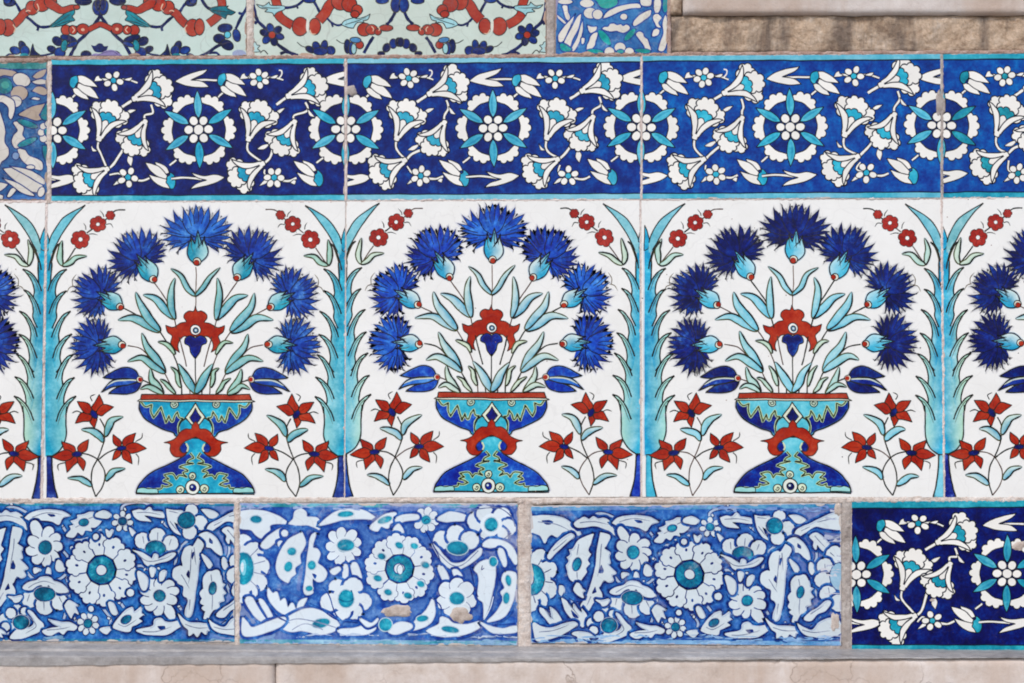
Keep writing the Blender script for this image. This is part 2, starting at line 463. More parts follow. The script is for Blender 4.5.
def chip(parent, cx, cy, rx, ry, seed, name='plaster_patch', h=.0011, mat=None, lift=0.0):
    """irregular shallow plaster or dirt patch filling a chip in a tile"""
    n = 26; rings = 5; vv = []; ff = []
    o0 = parent.location
    for r in range(rings + 1):
        t = r / rings
        for i in range(n):
            a = 2 * math.pi * i / n
            k = 1 + .45 * noise.noise(Vector((math.cos(a) * 1.6, math.sin(a) * 1.6, seed))) + .15 * noise.noise(Vector((math.cos(a) * 5, math.sin(a) * 5, seed)))
            w = P(cx + math.cos(a) * rx * t * k, cy + math.sin(a) * ry * t * k)
            z = h * (1 - t ** 3) + .0004 * noise.noise(Vector((w.x * 200, w.z * 200, seed))) * (1 - t) - (.0006 if r == rings else 0)
            vv.append((w.x - o0.x, -(z + .0009 + lift), w.z - o0.z))
    for r in range(rings):
        for i in range(n):
            j = (i + 1) % n
            ff.append((r * n + i, (r + 1) * n + i, (r + 1) * n + j, r * n + j))
    return link_mesh(name, vv, ff, mat or REPAIR, parent=parent, smooth=True)

# =================================================================== WALL + MORTAR
o = P(512, 341)
def box(name, x0, x1, y0, y1, z0, z1, mat, parent=None):
    v = [(x, y, z) for x in (x0, x1) for y in (y0, y1) for z in (z0, z1)]
    f = [(0, 1, 3, 2), (4, 6, 7, 5), (0, 4, 5, 1), (2, 3, 7, 6), (0, 2, 6, 4), (1, 5, 7, 3)]
    return link_mesh(name, v, f, mat, parent)
wall = box('masonry_wall', -1.6, 1.6, .0135, .35, -1.25, 1.1, MORTAR)
tag(wall, 'plastered masonry wall with beige mortar joints carrying all the painted tiles', 'wall')

def joint(p0, p1, w, h, mat, seed, amp=.0009, wob=.8):
    """ragged mortar joint: a bumpy ridge that dips below the tile faces at its edges"""
    L = math.hypot(p1[0] - p0[0], p1[1] - p0[1]); n = int(L / 1.3); m = 9
    ux, uy = (p1[0] - p0[0]) / L, (p1[1] - p0[1]) / L
    vv, ff = [], []
    for i in range(n + 1):
        s = i / n * L
        c = noise.noise(Vector((s / 14, seed, 0))) * wob + noise.noise(Vector((s / 4, seed, 5))) * wob * .5
        ww = w * (1 + .25 * noise.noise(Vector((s / 9, seed, 9))))
        for j in range(m):
            t = j / (m - 1) * 2 - 1
            o_ = c + t * (ww / 2 + 1.2)
            x = p0[0] + ux * s - uy * o_; y = p0[1] + uy * s + ux * o_
            e = abs(t)
            z = h * (1 - e ** 4) - .0022 * e ** 5 + amp * noise.noise(Vector((x / 2.2, y / 2.2, seed))) + amp * .8 * noise.noise(Vector((x / 7, y / 7, seed + 3)))
            q = P(x, y); vv.append((q.x, -z, q.z))
    for i in range(n):
        for j in range(m - 1):
            a = i * m + j
            ff.append((a, a + 1, a + m + 1, a + m))
    return link_mesh('mortar_joint', vv, ff, mat, parent=wall, smooth=True)

J = [((-60, 61.5), (47, 60), 4.0, .0008, MORTAR_DARK), ((44, 58.6), (545, 56.2), 3.4, .0008, MORTAR_DARK), ((545, 55.3), (1090, 51.4), 2.6, .0006, MORTAR_DARK),
     ((-60, 202), (345, 201.3), 1.6, .0003, SEAM), ((345, 200.6), (1090, 197.4), 1.4, .0003, SEAM),
     ((-60, 500.8), (520, 499.8), 4.6, .0006, MORTAR), ((518, 501), (1090, 499), 5.5, .0006, MORTAR),
     ((49.8, 56), (49.2, 203), 4.2, .0008, MORTAR), ((345.8, 58), (345.6, 201), 1.5, .0004, SEAM), ((641.5, 55), (641.2, 200), 1.4, .0004, SEAM), ((941.6, 52), (942, 199), 2.2, .0006, MORTAR_GREY),
     ((46.6, 200), (41.5, 500), 1.8, .0001, SEAM), ((345.8, 200), (344.6, 499), 1.2, -.0001, SEAM), ((640.4, 199), (641.4, 499), 1.1, .0, SEAM), ((941.6, 197), (944.2, 499), 1.4, .0004, SEAM),
     ((236.8, 500), (237.4, 645), 4.8, .0007, MORTAR), ((524.6, 500), (524.6, 648), 13, .0007, MORTAR), ((846.4, 499), (846.6, 652), 9.5, .0008, MORTAR_GREY),
     ((250.0, -60), (250.2, 57), 7.0, .0008, MORTAR), ((550.5, -60), (550.8, 56), 8.0, .0005, MORTAR_GREY), ((668.6, -60), (668.8, 54), 3.0, .0004, MORTAR_DARK),
     ((-60, 642.5), (240, 643.5), 2.6, .0001, MORTAR_GREY), ((238, 645), (532, 646.8), 2.6, .0001, MORTAR_GREY), ((520, 647), (850, 649), 4, .0003, MORTAR_GREY), ((845, 652), (1090, 653), 2.5, .0002, MORTAR_GREY)]
for k, (a, b_, w_, h_, m_) in enumerate(J): joint(a, b_, w_, h_, m_, k * 7.3 + 1)

# =================================================================== ROW OF VASE TILES
INK = rgb(16, 20, 16, .2); OLIVE = rgb(62, 64, 22, .3); WHITE = rgb(233, 231, 227); CREAM = rgb(226, 222, 204)
RED = rgb(160, 32, 8); REDD = rgb(112, 18, 6)

TIPS = [(1, 60), (-5.8, 58.5), (-12.5, 57), (-22.5, 53.5), (-30.5, 46.5), (-35.5, 39.5), (-34, 32), (-34.5, 25.5), (-32, 19.5), (-27, 14.5), (-20, 11.5)]
VALS = [(-2.2, 50.5), (-8.4, 48), (-13.6, 42.5), (-21.5, 42), (-26, 37.5), (-27, 32.8), (-24, 28.8), (-24.6, 23.2), (-20.5, 21), (-15, 19.5)]
def carnation(a, bx, by, ang, su, sv, pal, calyx, seed=0):
    """cornflower head: traced teeth grouped in five petals; ang 90 = up in the photograph"""
    rd = random.Random(seed * 13 + a.seed * 31 + (7 if a.mirrored() else 0))
    bx += rd.uniform(-.8, .8); by += rd.uniform(-.8, .8); ang += rd.uniform(-4, 4); s = (su + sv) / 2
    ca, sa = math.cos(math.radians(ang)), math.sin(math.radians(ang))
    def L(u, v): u *= su; v *= sv; return (bx + (v * ca + u * sa), by + (-v * sa + u * ca))
    jj = lambda q=.9: rd.uniform(-q, q)
    # left to right list: start, tip, valley, tip ...
    seq = [(-7.5, 23)]; n = len(TIPS)
    for k in range(n - 1, -1, -1):
        seq.append((TIPS[k][0] + jj(), TIPS[k][1] + jj()));
        if k: seq.append((VALS[k - 1][0] * .95 + jj(.7), 26 + (VALS[k - 1][1] - 26) * .94 + jj(.7)))
    seq.append((2.6, 51.5))
    for k in range(1, n):
        seq.append((-TIPS[k][0] + 1 + jj(), TIPS[k][1] + jj()))
        if k < n - 1: seq.append((-VALS[k][0] * .95 + jj(.7), 26 + (VALS[k][1] - 26) * .94 + jj(.7)))
    seq.append((8, 23))
    vi = [i for i in range(len(seq)) if i % 2 == 0]
    def hook(p, q, k, side):
        mx, my = (p[0] + q[0]) / 2, (p[1] + q[1]) / 2
        return (mx + (q[1] - p[1]) * k * side, my - (q[0] - p[0]) * k * side)
    def toothed(i0, i1):
        out = []
        for i in range(i0, i1, 2):
            v0, t, v1 = seq[i], seq[i + 1], seq[i + 2]
            sd_ = 1 if t[0] < 0 else -1
            out += [v0, hook(v0, t, .02 * sd_, 1), t, hook(t, v1, .05 * sd_, 1)]
        out.append(seq[i1]); return out
    allo = [L(*p) for p in toothed(0, len(seq) - 1)]
    a.halo(allo + [L(0, 8)], 3.6, pal['halo'])
    m_ = len(seq) - 1
    groups = [(0, 8, .15), (m_ - 8, m_, .25), (8, 16, .1), (m_ - 16, m_ - 8, .45), (16, m_ - 16, .75)]
    if rd.random() < .5: groups[0], groups[1] = groups[1], groups[0]
    for i0, i1, lt in groups:
        lt = max(0, min(1, lt + jj(.3))); lt = lt * pal['lv'] * 1.3
        tg = toothed(i0, i1); C0 = (0, 25)
        body = [L(*p) for p in tg]; pts = [a.tr(p) for p in body] + [a.tr(L(*C0))]
        mid = mix(pal['mid'], pal['light'], min(1, lt)); cols = [mix(mid, pal['tip'], rd.uniform(.15, .75)) for _ in body] + [mix(mid, pal['light'], .25)]
        k = len(body)
        a.add(pts, cols, [(i, i + 1, k) for i in range(k - 1)])
        # soft brush streaks, then the ribs
        for i in range(i0 + 1, i1, 2):
            t = seq[i]; f, g = rd.uniform(.25, .45), rd.uniform(.7, .9)
            if rd.random() < .75:
                c = pal['light'] if rd.random() < pal['ls'] else pal['dark']
                a.stroke([L(t[0] * f, 25 + (t[1] - 25) * f), L(t[0] * g, 25 + (t[1] - 25) * g)], s * rd.uniform(2.0, 4.2), mix(c, mid, rd.uniform(.35, .75)), taper=.6)
        for i in range(i0 + 2, i1, 2):
            v = seq[i]; f = rd.uniform(.55, .8)
            a.stroke([L(v[0] * f, 25 + (v[1] - 25) * f), L(v[0] * (f + 1) / 2 + jj(.6), 25 + (v[1] - 25) * (f + 1) / 2), L(*v)], .85 * pal['lw'], pal['ink'])
        e0, e1 = seq[i0], seq[i1]
        for e in (e0, e1):
            if e in (seq[0], seq[-1]): continue
            a.stroke([L(e[0] * .05, 27), L(e[0] * .45 + (3 if e[0] > 0 else -3) * .8, 25 + (e[1] - 25) * .42), L(*e)], 1.05 * pal['lw'], pal['ink'])
        a.stroke(body, .8, pal['ink'], dense=True)
    # calyx
    K = [(-5.6, 24), (-7.6, 17), (-8.0, 10), (-4.6, 3), (0, .4), (5.0, 2.6), (9.4, 8.5), (9.6, 15), (7.4, 22, 1), (7.4, 28, 1), (4.8, 19.5, 1), (1.6, 34, 1), (-1.8, 20, 1), (-5.2, 29, 1), (-5.0, 22, 1)]
    w = 1.1 * s / su
    d = catmull([L(p[0] * w, p[1]) + ((1,) if len(p) > 2 else ()) for p in K], True)
    n = len(d); c0, c1 = calyx
    a.halo(d, 2.0, mix(c0, a.bg, .35))
    pts = [a.tr(p) for p in d] + [a.tr(L(-1.5, 13))]; cols = []
    for p in d:
        u = ((p[0] - bx) * sa + (p[1] - by) * ca) / (9 * s); v = ((p[0] - bx) * ca - (p[1] - by) * sa) / (30 * s)
        cols.append(mix(c0, mix(c1, WHITE, .3), max(0, min(1, .45 + u * .75 - v * .4))))
    cols.append(mix(c0, c1, .1)); a.add(pts, cols, [(i, (i + 1) % n, n) for i in range(n)])
    a.stroke(d, 1.1, pal['ink'], True, dense=True)
    a.stroke([L(-4.8, 25), L(-5.2, 18), L(-3.2, 12)], .8, OLIVE, taper=.5); a.stroke([L(1.6, 29), L(1.8, 21), L(2.4, 14)], .8, INK, taper=.5); a.stroke([L(6, 24), L(6, 17)], .8, INK, taper=.5)
    q = L(jj(.5), 2.2); a.ell(q[0], q[1], 3.9 * s ** .5, None, 0, CREAM, INK, .9)
    q = L(jj(1.2), 1.2); a.ell(q[0], q[1], 2.7 * s ** .5, None, 0, RED, rgb(60, 16, 12), .6)

A_ = crop(345, 195, 4.553); C_ = crop(345, 345, 4.407); E_ = crop(415, 195, 6.827); F_ = crop(415, 280, 5.693); G_ = crop(425, 385, 5.94)
Hc = crop(560, 195, 4.553); Ic = crop(560, 345, 4.407)
AX = 491.4

def star_flower(a, c, tips, blue, rot, seed=0, bc=rgb(20, 60, 150)):
    for t in tips:
        dx, dy = t[0] - c[0], t[1] - c[1]; l = math.hypot(dx, dy); ux, uy = dx / l, dy / l; w = l * .25
        base = (c[0] + ux * l * .1, c[1] + uy * l * .1); k = random.Random(int(t[0] * 7 + seed)).uniform(-.12, .12) * l
        pts = [(base[0], base[1], 1), (c[0] + ux * l * .3 - uy * w * .75, c[1] + uy * l * .3 + ux * w * .75), (c[0] + ux * l * .55 - uy * (w * .85 + k), c[1] + uy * l * .55 + ux * (w * .85 + k)), (t[0], t[1], 1),
               (c[0] + ux * l * .6 + uy * (w * .8 - k), c[1] + uy * l * .6 - ux * (w * .8 - k)), (c[0] + ux * l * .3 + uy * w * .75, c[1] + uy * l * .3 - ux * w * .75)]
        a.shape(pts, RED, INK, .8, seg=5)
    for t in tips:
        a.stroke([(c[0] + (t[0] - c[0]) * .3, c[1] + (t[1] - c[1]) * .3), (c[0] + (t[0] - c[0]) * .62, c[1] + (t[1] - c[1]) * .62)], .6, REDD, taper=.5)
    a.ell(c[0], c[1], blue[0], blue[1], rot, bc, INK, .8)

def berry(a, x, y, r, ph=0):
    a.dshape(scal([(x + r * .82 * math.cos(ph + i * math.pi / 3), y + r * .82 * math.sin(ph + i * math.pi / 3)) for i in range(6)], .36, n=6), rgb(158, 32, 24), rgb(60, 16, 12), .8)
    for i in range(6):
        t = ph + math.pi / 6 + i * math.pi / 3
        a.stroke([(x + r * .35 * math.cos(t), y + r * .35 * math.sin(t)), (x + r * .8 * math.cos(t), y + r * .8 * math.sin(t))], .55, rgb(110, 24, 20))
    if r > 5: a.ell(x, y, r * .24, None, 0, WHITE, INK, .4, n=10)

def half_motif(a, T):
    """left half of the vase tile, read from enlarged details"""
    tq, tl, lg = T['tq'], T['tl'], T['lg']
    hal = mix(tq, a.bg, .62)
    thin = lambda p, w=1.15: a.stroke(p, w, INK if a.rnd.random() < .6 else rgb(70, 44, 34, .2))
    # --- stems
    thin(F_('30,150 90,180 150,215 205,245 240,285 290,370 330,460 352,560 357,645'))
    thin(F_('55,362 130,380 190,440 250,500 290,570 328,645'))
    thin(F_('135,555 185,575 230,610 256,645'))
    thin(F_('345,315 365,400 385,482'))
    thin(F_('330,465 372,500 392,560 402,645'))
    thin(A_('480,388 520,445 548,490 572,560 582,602'))
    # --- leaves
    lq = mix(tq, tl, T['lk'])
    lf = lambda p, w, k=0, **kw: a.leaf(p, w, mix(lq, lg, k), mix(tl, lg, k * .6), INK, OLIVE, hal, cbase=lq if k < .5 else None, **kw)
    lf(E_('525,680 470,620 425,540 358,485'), 6.2, .2)
    lf(F_('318,215 268,158 212,100 140,75'), 9.5, 0)
    lf(A_('575,560 562,500 560,430 572,370'), 8.5, .25)
    lf(F_('240,285 170,250 90,206 0,222'), 9.5, .1)
    lf(F_('242,282 185,215 130,140 105,62'), 9.5, .1)
    lf(F_('268,520 222,440 165,370 135,290'), 9, .25)
    lf(F_('268,522 200,475 130,432 58,455'), 8.5, .35)
    lf(F_('320,415 298,375 268,350 228,344'), 5, .8)
    lf(F_('352,602 338,560 328,515 300,485'), 5, .7)
    lf(F_('322,636 292,600 270,570 235,552'), 5, .7)
    lf(F_('255,640 218,592 190,550 178,492'), 7.5, .5)
    lf(F_('255,640 210,612 175,596 130,612'), 6, .5)
    lf(F_('437,637 405,585 378,530 335,467'), 9.5, .1)
    # --- tulip
    tb, tk = T['tulip'], T['tulip2']
    tul = C_
    a.shape(tul('408,150 395,190 350,207 268,206! 305,180 350,166'), tb, INK, 1.1, inner=tk, iw=1.2, halo=mix(tk, a.bg, .5), hw=2)
    a.shape(tul('404,146 345,141 285,150 237,199! 290,176 350,168 402,152'), tk, INK, 1.1, inner=tb, iw=1.2, halo=mix(tk, a.bg, .5), hw=2)
    a.shape(tul('404,140 385,103 345,91 300,104 244,136! 290,143 340,138 402,145'), tb, INK, 1.1, inner=tk, iw=1.4, halo=mix(tk, a.bg, .5), hw=2)
    a.stroke(tul('398,147 345,146 300,152 262,172'), 1.3, rgb(196, 206, 190), taper=.3)
    p = C_.p(405, 143); a.ell(p[0], p[1], 3.2, None, 0, CREAM, INK, .7); a.ell(p[0] + .4, p[1], 2.3, None, 0, RED)
    # --- carnations at the side
    cl = (tq, tl)
    carnation(a, *A_.p(340, 502), 150, .80, .90, T['c'][1], cl, seed=11)
    carnation(a, 421.5, 343.6, 181, .84, .90, T['c'][2], cl, seed=12)
    carnation(a, *A_.p(483, 380), 123, .86, .97, T['c'][0], cl, seed=13)
    for t in ('120,408 118,378 136,352', '128,405 105,412 92,436'): a.stroke(A_(t), .8, rgb(90, 76, 50, .2), taper=.5)
    # --- red branch and its leaves
    thin(A_('75,312 130,232')); thin(A_('182,166 214,142')); thin(A_('262,108 300,70 322,60 354,60'))
    for t in ('178,150 176,132 166,118', '192,172 210,170 232,177', '258,92 254,78 240,62', '268,126 288,124 300,142'): a.stroke(A_(t), .75, INK, taper=.6)
    berry(a, *A_.p(153, 194), 9.2, .3); berry(a, *A_.p(232, 124), 8.2, .1); berry(a, *A_.p(287, 84), 4.6, .5)
    # --- tree with upswept blades
    n_t = T['tree']; n_g = T['treeg']
    lf(A_('72,315 62,280 64,240 76,196'), 6, .6); lf(A_('72,315 105,300 135,272 180,266'), 6, .6)
    sx = 345.3 + T['tx'][1 if a.mirrored() else 0]
    def R_(txt, c=Hc): return [((p[0] - 560 + (560 - 640.0) + sx + (-.2),) + tuple(p[1:])) for p in c(txt)]
    body = R_('366,215! 383,214 394,252 392,330 403,430 406,530 410,640 410,683') + R_('418,120 430,230 440,300 446,350 444,400 420,452 386,480! 358,482!', Ic)
    d = catmull(body, True)
    a.halo(d, 2.2, mix(n_t, a.bg, .5))
    xs = [p[0] for p in d]
    pts = [a.tr(p) for p in d]; cols = [mix(n_t, n_g, max(0, min(1, (p[0] - sx - 8) / 12))) for p in d]
    a.poly(pts, cols)
    a.shape(R_('366,135! 378,165 388,205 384,240 366,250!'), n_t, INK, .8)
    a.shape(R_('386,262! 388,205 412,152 455,96 548,38! 498,92 452,160 424,210 400,255'), mix(n_t, n_g, .45), None)
    a.stroke(R_('386,215 400,170 450,98 548,37'), 1.0, INK); a.stroke(R_('548,38 498,92 452,160 424,210 402,250'), 1.0, INK)
    blades = [(Hc, 437, 212, 385, 335, .75), (Hc, 465, 330, 382, 430, .95), (Hc, 465, 425, 386, 535, .9), (Hc, 482, 520, 400, 640, 1.0), (Hc, 487, 625, 402, 735, 1.0),
              (Ic, 480, 33, 402, 138, 1.0), (Ic, 486, 134, 404, 230, 1.0), (Ic, 490, 218, 404, 328, 1.15)]
    for c, tx, ty, nx, ny, k in blades:
        t_ = c.p(tx, ty); nn = c.p(nx, ny); t_ = (t_[0] - 640.2 + sx, t_[1]); nn = (nn[0] - 640.2 + sx, nn[1])
        dx, dy = nn[0] - t_[0], nn[1] - t_[1]
        up = [t_ + (1,), (t_[0] + dx * .32, t_[1] + dy * .10), (t_[0] + dx * .62, t_[1] + dy * .34), (t_[0] + dx * .86, t_[1] + dy * .68), nn]
        ou = [(t_[0] - 5 * k, t_[1] + 5.5 * k), (t_[0] - 9.5 * k, t_[1] + 14 * k), (t_[0] - 11.4 * k, t_[1] + 23 * k), (t_[0] - 11.0 * k, t_[1] + 31 * k)]
        if ty == 218 and c is Ic: ou = [Ic.p(460, 252), Ic.p(450, 290)]; ou = [(q[0] - 640.2 + sx, q[1]) for q in ou]
        if not (ty == 218 and c is Ic): ou.append((min(nn[0] + 3.2, ou[-1][0] - 1), nn[1] + 14))
        poly = catmull(up + [ou[-1]] + ou[::-1][1:], True)
        pts = [a.tr(p) for p in poly]
        cols = [mix(n_t, n_g, max(0, min(1, (p[0] - sx - 8) / 12))) for p in poly]
        a.poly(pts, cols)
        a.stroke(catmull(up), 1.25, INK, dense=True); a.stroke([(t_[0] - 3, t_[1] + 3.5), (t_[0] + dx * .45, t_[1] + dy * .30), (t_[0] + dx * .70, t_[1] + dy * .62), (nn[0] + 1.5, nn[1] + 3)], .8, OLIVE, taper=.4); a.stroke(catmull([t_] + ou), 1.15, INK, dense=True)
    a.stroke(R_('450,262 447,330 446,400 422,452 386,480', Ic), 1.1, INK)
    tr = catmull(R_('362,480! 385,480! 388,550 396,612 411,668! 362,670!', Ic), True)
    a.fill(tr, T['trunk'][1 if not a.mirrored() else 0])
    a.halo(tr, -2, shade(T['trunk'][1 if not a.mirrored() else 0], .6), T['trunk'][1 if not a.mirrored() else 0])
    a.stroke(R_('385,480 388,550 396,612 411,668', Ic), 1.2, INK); a.stroke(R_('362,480 386,480', Ic), 1.0, INK)
    # --- red star flower sprig
    thin(C_('232,315 252,360 250,410 235,460 220,495 200,540 195,600 213,662'))
    thin(C_('150,468 190,475 225,500 255,556 245,612 213,662'))
    thin(C_('305,450 262,468 232,490 222,500'))
    lf(C_('254,396 268,350 292,324 336,304'), 8, .3); lf(C_('247,420 225,390 190,372 155,368'), 8, .1)
    lf(C_('258,592 275,565 300,548 341,537'), 7, .1); lf(C_('197,616 170,595 138,575 95,573'), 7, .1)
    for t in ('200,240 192,220 212,207', '165,297 135,284 113,292', '92,440 70,430 68,410', '88,508 52,518 55,545', '388,418 414,402 417,380', '388,472 402,490 400,522'):
        a.stroke(C_(t), .85, INK, taper=.3)
    star_flower(a, C_.p(208, 297), [C_.p(*t) for t in ((228, 208), (294, 263), (207, 360), (128, 337), (133, 242))], (4.6, 2.9), 55, 1, T['blue'])
    star_flower(a, C_.p(131, 473), [C_.p(*t) for t in ((68, 415), (184, 407), (160, 545), (90, 552), (24, 484))], (5.2, 2.6), -5, 2, T['blue'])
    star_flower(a, C_.p(325, 448), [C_.p(*t) for t in ((289, 384), (389, 379), (435, 448), (373, 516), (285, 501))], (4.8, 2.4), -8, 3, T['blue'])

def centre_motif(a, T):
    tq, tl, lg = T['tq'], T['tl'], T['lg']
    hal = mix(tq, a.bg, .62)
    def m(pts):
        pts = [(AX,) + tuple(p[1:]) if p[0] > AX - .8 else p for p in pts]
        return pts + [((2 * AX - p[0]),) + tuple(p[1:]) for p in pts[::-1] if p[0] < AX]
    a.stroke(F_('439,-84 440,-10 438,60 437,142'), .95, rgb(90, 60, 40, .2)); a.stroke(F_('435,436 436,540 437,645'), .95, INK)
    # red hanging flower
    a.shape(m(F_('437,139! 424,168 398,166 374,182 370,204 383,228 352,236 312,262 270,250! 280,286 306,312 297,350 316,382 346,403! 336,370 346,336 370,312 402,310 437,308')), RED, rgb(50, 22, 16, .2), 1.0)
    a.shape(m(F_('437,318! 408,305 380,322 376,350 400,364 410,402 437,438!')), T['blue'], INK, 1.0, inner=T['blue2'], iw=2)
    p = F_.p(437, 272); a.ell(p[0], p[1], 5.1, None, 0, WHITE, INK, .8); a.ell(p[0] + .3, p[1] + .3, 2.7, None, 0, rgb(50, 90, 120), INK, .7); a.ell(p[0] + .3, p[1] + .2, 1.1, None, 0, rgb(200, 215, 220))
    carnation(a, *E_.p(528, 455), 90, 1.0, 1.0, T['c'][3], (tq, tl), seed=14)
    # ------- vase
    v = G_
    tb, dk = T['vt'], T['vb']
    bowl = m(v('72,76! 66,110 72,145 110,200 200,250 262,272 300,300'))
    a.halo(catmull(bowl, True), 2.2, mix(dk, a.bg, .5)); a.shape(bowl, tb, None)
    base = m(v('345,388! 320,415 250,452 180,484 118,522 76,570 58,600 50,632!'))
    a.halo(catmull(base, True), 2.6, mix(dk, a.bg, .45)); a.shape(base, tb, None)
    a.shape(m(v('335,300! 330,340 345,392!')), tb, None)
    for s in (0, 1):
        k = (lambda pts: pts) if s == 0 else (lambda pts: [((2 * AX - p[0]),) + tuple(p[1:]) for p in pts])
        bz = '76,84! 104,118 140,106! 138,150 152,188! 176,150 194,122! 206,160 222,215! 232,190 240,172! 250,200 262,205 272,176 290,148! 300,182 322,186! 302,215 296,250 300,298'
        d = k(v(bz + ' 262,272 200,250 110,200 72,145 66,110'))
        a.shape(d, dk, None, inner=mix(dk, tb, .35), iw=1.5)
        a.stroke(k(v(bz)), 2.6, rgb(176, 200, 150)); a.stroke(k(v(bz)), .9, INK)
        a.stroke(k(v('300,298 296,250 318,200 350,178')), .9, INK); a.stroke(k(v('318,205 340,190 372,205')), .8, OLIVE)
        bs = '362,392! 384,420! 356,434 344,450! 384,452! 322,466 300,476! 344,492 352,500! 322,512 346,538! 300,526 280,548! 258,516 206,522! 222,535 236,546! 212,552 204,560! 230,566 256,582! 222,592 198,584! 190,604 110,604 54,612!'
        d = k(v(bs + ' 76,570 118,522 180,484 250,452 320,415'))
        a.shape(d, dk, None, inner=mix(dk, rgb(40, 100, 210), .5), iw=2)
        a.stroke(k(v(bs)), 2.4, rgb(180, 206, 150)); a.stroke(k(v(bs)), .9, INK)
        a.shape(k(v('54,628! 60,606 92,596 120,602 150,600 172,606 176,630!')), rgb(150, 206, 200), INK, .8)
        a.shape(k(v('300,345! 322,335 345,350 350,385 320,392 306,370')), dk, INK, .8)
        a.stroke(k(v('338,338 350,362 344,385')), 1.6, rgb(200, 210, 170))
        p = k([v.p(272, 104)])[0]
        a.ell(p[0], p[1], 3.9, None, 0, rgb(190, 212, 190), INK, .8)
        a.stroke(k(v('258,98 268,116 284,108 278,96 268,104')), .8, INK)
    a.stroke(m(v('72,76! 66,110 72,145 110,200 200,250 262,272 300,300')), 1.2, INK)
    a.stroke(v('345,388! 320,415 250,452 180,484 118,522 76,570 58,600 50,632'), 1.2, INK)
    a.stroke([((2 * AX - p[0]),) + tuple(p[1:]) for p in v('345,388! 320,415 250,452 180,484 118,522 76,570 58,600 50,632')], 1.2, INK)
    a.stroke(v('48,633 395,635 738,637'), 1.3, INK)
    # rim
    a.shape(v('76,72! 395,76! 722,80! 716,90 395,90! 78,86'), rgb(222, 220, 200), INK, .8)
    a.shape(v('80,44! 395,46! 710,45! 722,78! 395,78! 74,76!'), rgb(160, 46, 26), INK, .9)
    # medallion
    a.shape(m(v('395,98! 372,134 336,180! 356,205 395,250!')), rgb(214, 218, 196), INK, 1.0)
    a.shape(m(v('395,128! 380,156 360,182! 378,206 395,215!')), T['blue'], INK, .8)
    # red collar
    a.shape(m(v('395,203! 376,224 368,248 336,250 304,272 284,302 254,320 208,331! 246,342 248,380 276,413 318,413 346,388! 318,392 302,372 312,346 340,322 395,296!')), RED, rgb(60, 24, 16, .2), 1.0)
    # scroll knot on the foot
    for x, y, r in ((378, 530, 22), (305, 610, 24), (448, 606, 26)):
        p = v.p(x, y); a.ell(p[0], p[1], r / 5.94, None, 0, rgb(206, 220, 190), INK, .9)
        a.stroke([v.p(x - r * .5, y + r * .2), v.p(x, y + r * .55), v.p(x + r * .4, y), v.p(x, y - r * .3), v.p(x - r * .1, y + r * .15)], .8, INK)
    p = v.p(378, 598); a.ell(p[0], p[1], 7.3, None, 0, rgb(222, 226, 214), INK, 1.0)
    a.ell(p[0] + .2, p[1] + .4, 3.6, None, 0, T['blue'], INK, .7); a.ell(p[0] - .6, p[1] - .4, 1.1, None, 0, rgb(200, 215, 220))

def PAL(light, mid, tip, dark, halo=None, ink=rgb(2, 10, 48, .2), lv=.7, ls=.5, lw=.8):
    return dict(light=light, mid=mid, tip=tip, dark=dark, halo=halo or mix(mid, rgb(228, 226, 220), .65), ink=ink, lv=lv, ls=ls, lw=lw)
pB = PAL(rgb(30, 100, 205), rgb(4, 58, 165), rgb(0, 36, 132), rgb(0, 26, 108))
pM = PAL(rgb(20, 76, 190), rgb(2, 40, 145), rgb(0, 27, 118), rgb(0, 18, 92), ls=.35)
pN = PAL(rgb(8, 40, 140), rgb(0, 20, 100), rgb(0, 14, 84), rgb(0, 8, 64), ls=.15, lv=.3, lw=.7, ink=rgb(4, 8, 40, .2))
pD = PAL(rgb(20, 68, 168), rgb(2, 42, 132), rgb(0, 30, 110), rgb(0, 22, 88), ls=.35)
pL = PAL(rgb(50, 120, 205), rgb(18, 78, 170), rgb(4, 44, 138), rgb(2, 32, 110), ls=.6)
base = dict(lk=.05, tq=rgb(24, 156, 192), tl=rgb(196, 220, 214), lg=rgb(196, 208, 150), tulip=rgb(6, 52, 160), tulip2=rgb(50, 116, 200),
            blue=rgb(0, 16, 112), blue2=rgb(6, 46, 160), tree=rgb(20, 152, 194), treeg=rgb(176, 214, 190), trunk=(rgb(10, 46, 140), rgb(8, 44, 140)), tx=(-5.5, -5.5),
            vt=rgb(50, 170, 192), vb=rgb(4, 52, 160), c=(pM, pB, pB, pB))
def TT(**k):
    d = dict(base); d.update(k); return d
T0 = TT(tx=(-4, -1), c=(pN, pD, pD, pN), tree=rgb(20, 150, 184), trunk=(rgb(24, 50, 130), rgb(20, 44, 130)))
T1 = TT(tx=(-2, -1.5), lk=0, c=(pD, pD, pD, pL), tq=rgb(8, 142, 168), tl=rgb(126, 200, 200), lg=rgb(150, 186, 124), vt=rgb(24, 158, 188), vb=rgb(2, 44, 140), tree=rgb(24, 156, 186), treeg=rgb(140, 204, 204),
        tulip=rgb(4, 42, 132), tulip2=rgb(34, 84, 168), trunk=(rgb(24, 50, 130), rgb(18, 40, 120)))
T2 = TT(tree=rgb(44, 166, 200), treeg=rgb(170, 214, 200), trunk=(rgb(24, 60, 170), rgb(26, 70, 160)))
T3 = TT(lk=.08, tx=(0, -5), c=(pN, pN, pN, pN), tulip=rgb(0, 18, 96), tulip2=rgb(8, 40, 135), tq=rgb(70, 180, 208), tl=rgb(140, 208, 220), blue=rgb(0, 10, 84), vb=rgb(0, 22, 118),
        vt=rgb(90, 188, 204), tree=rgb(30, 158, 198), treeg=rgb(160, 212, 200), trunk=(rgb(110, 196, 216), rgb(70, 180, 206)))
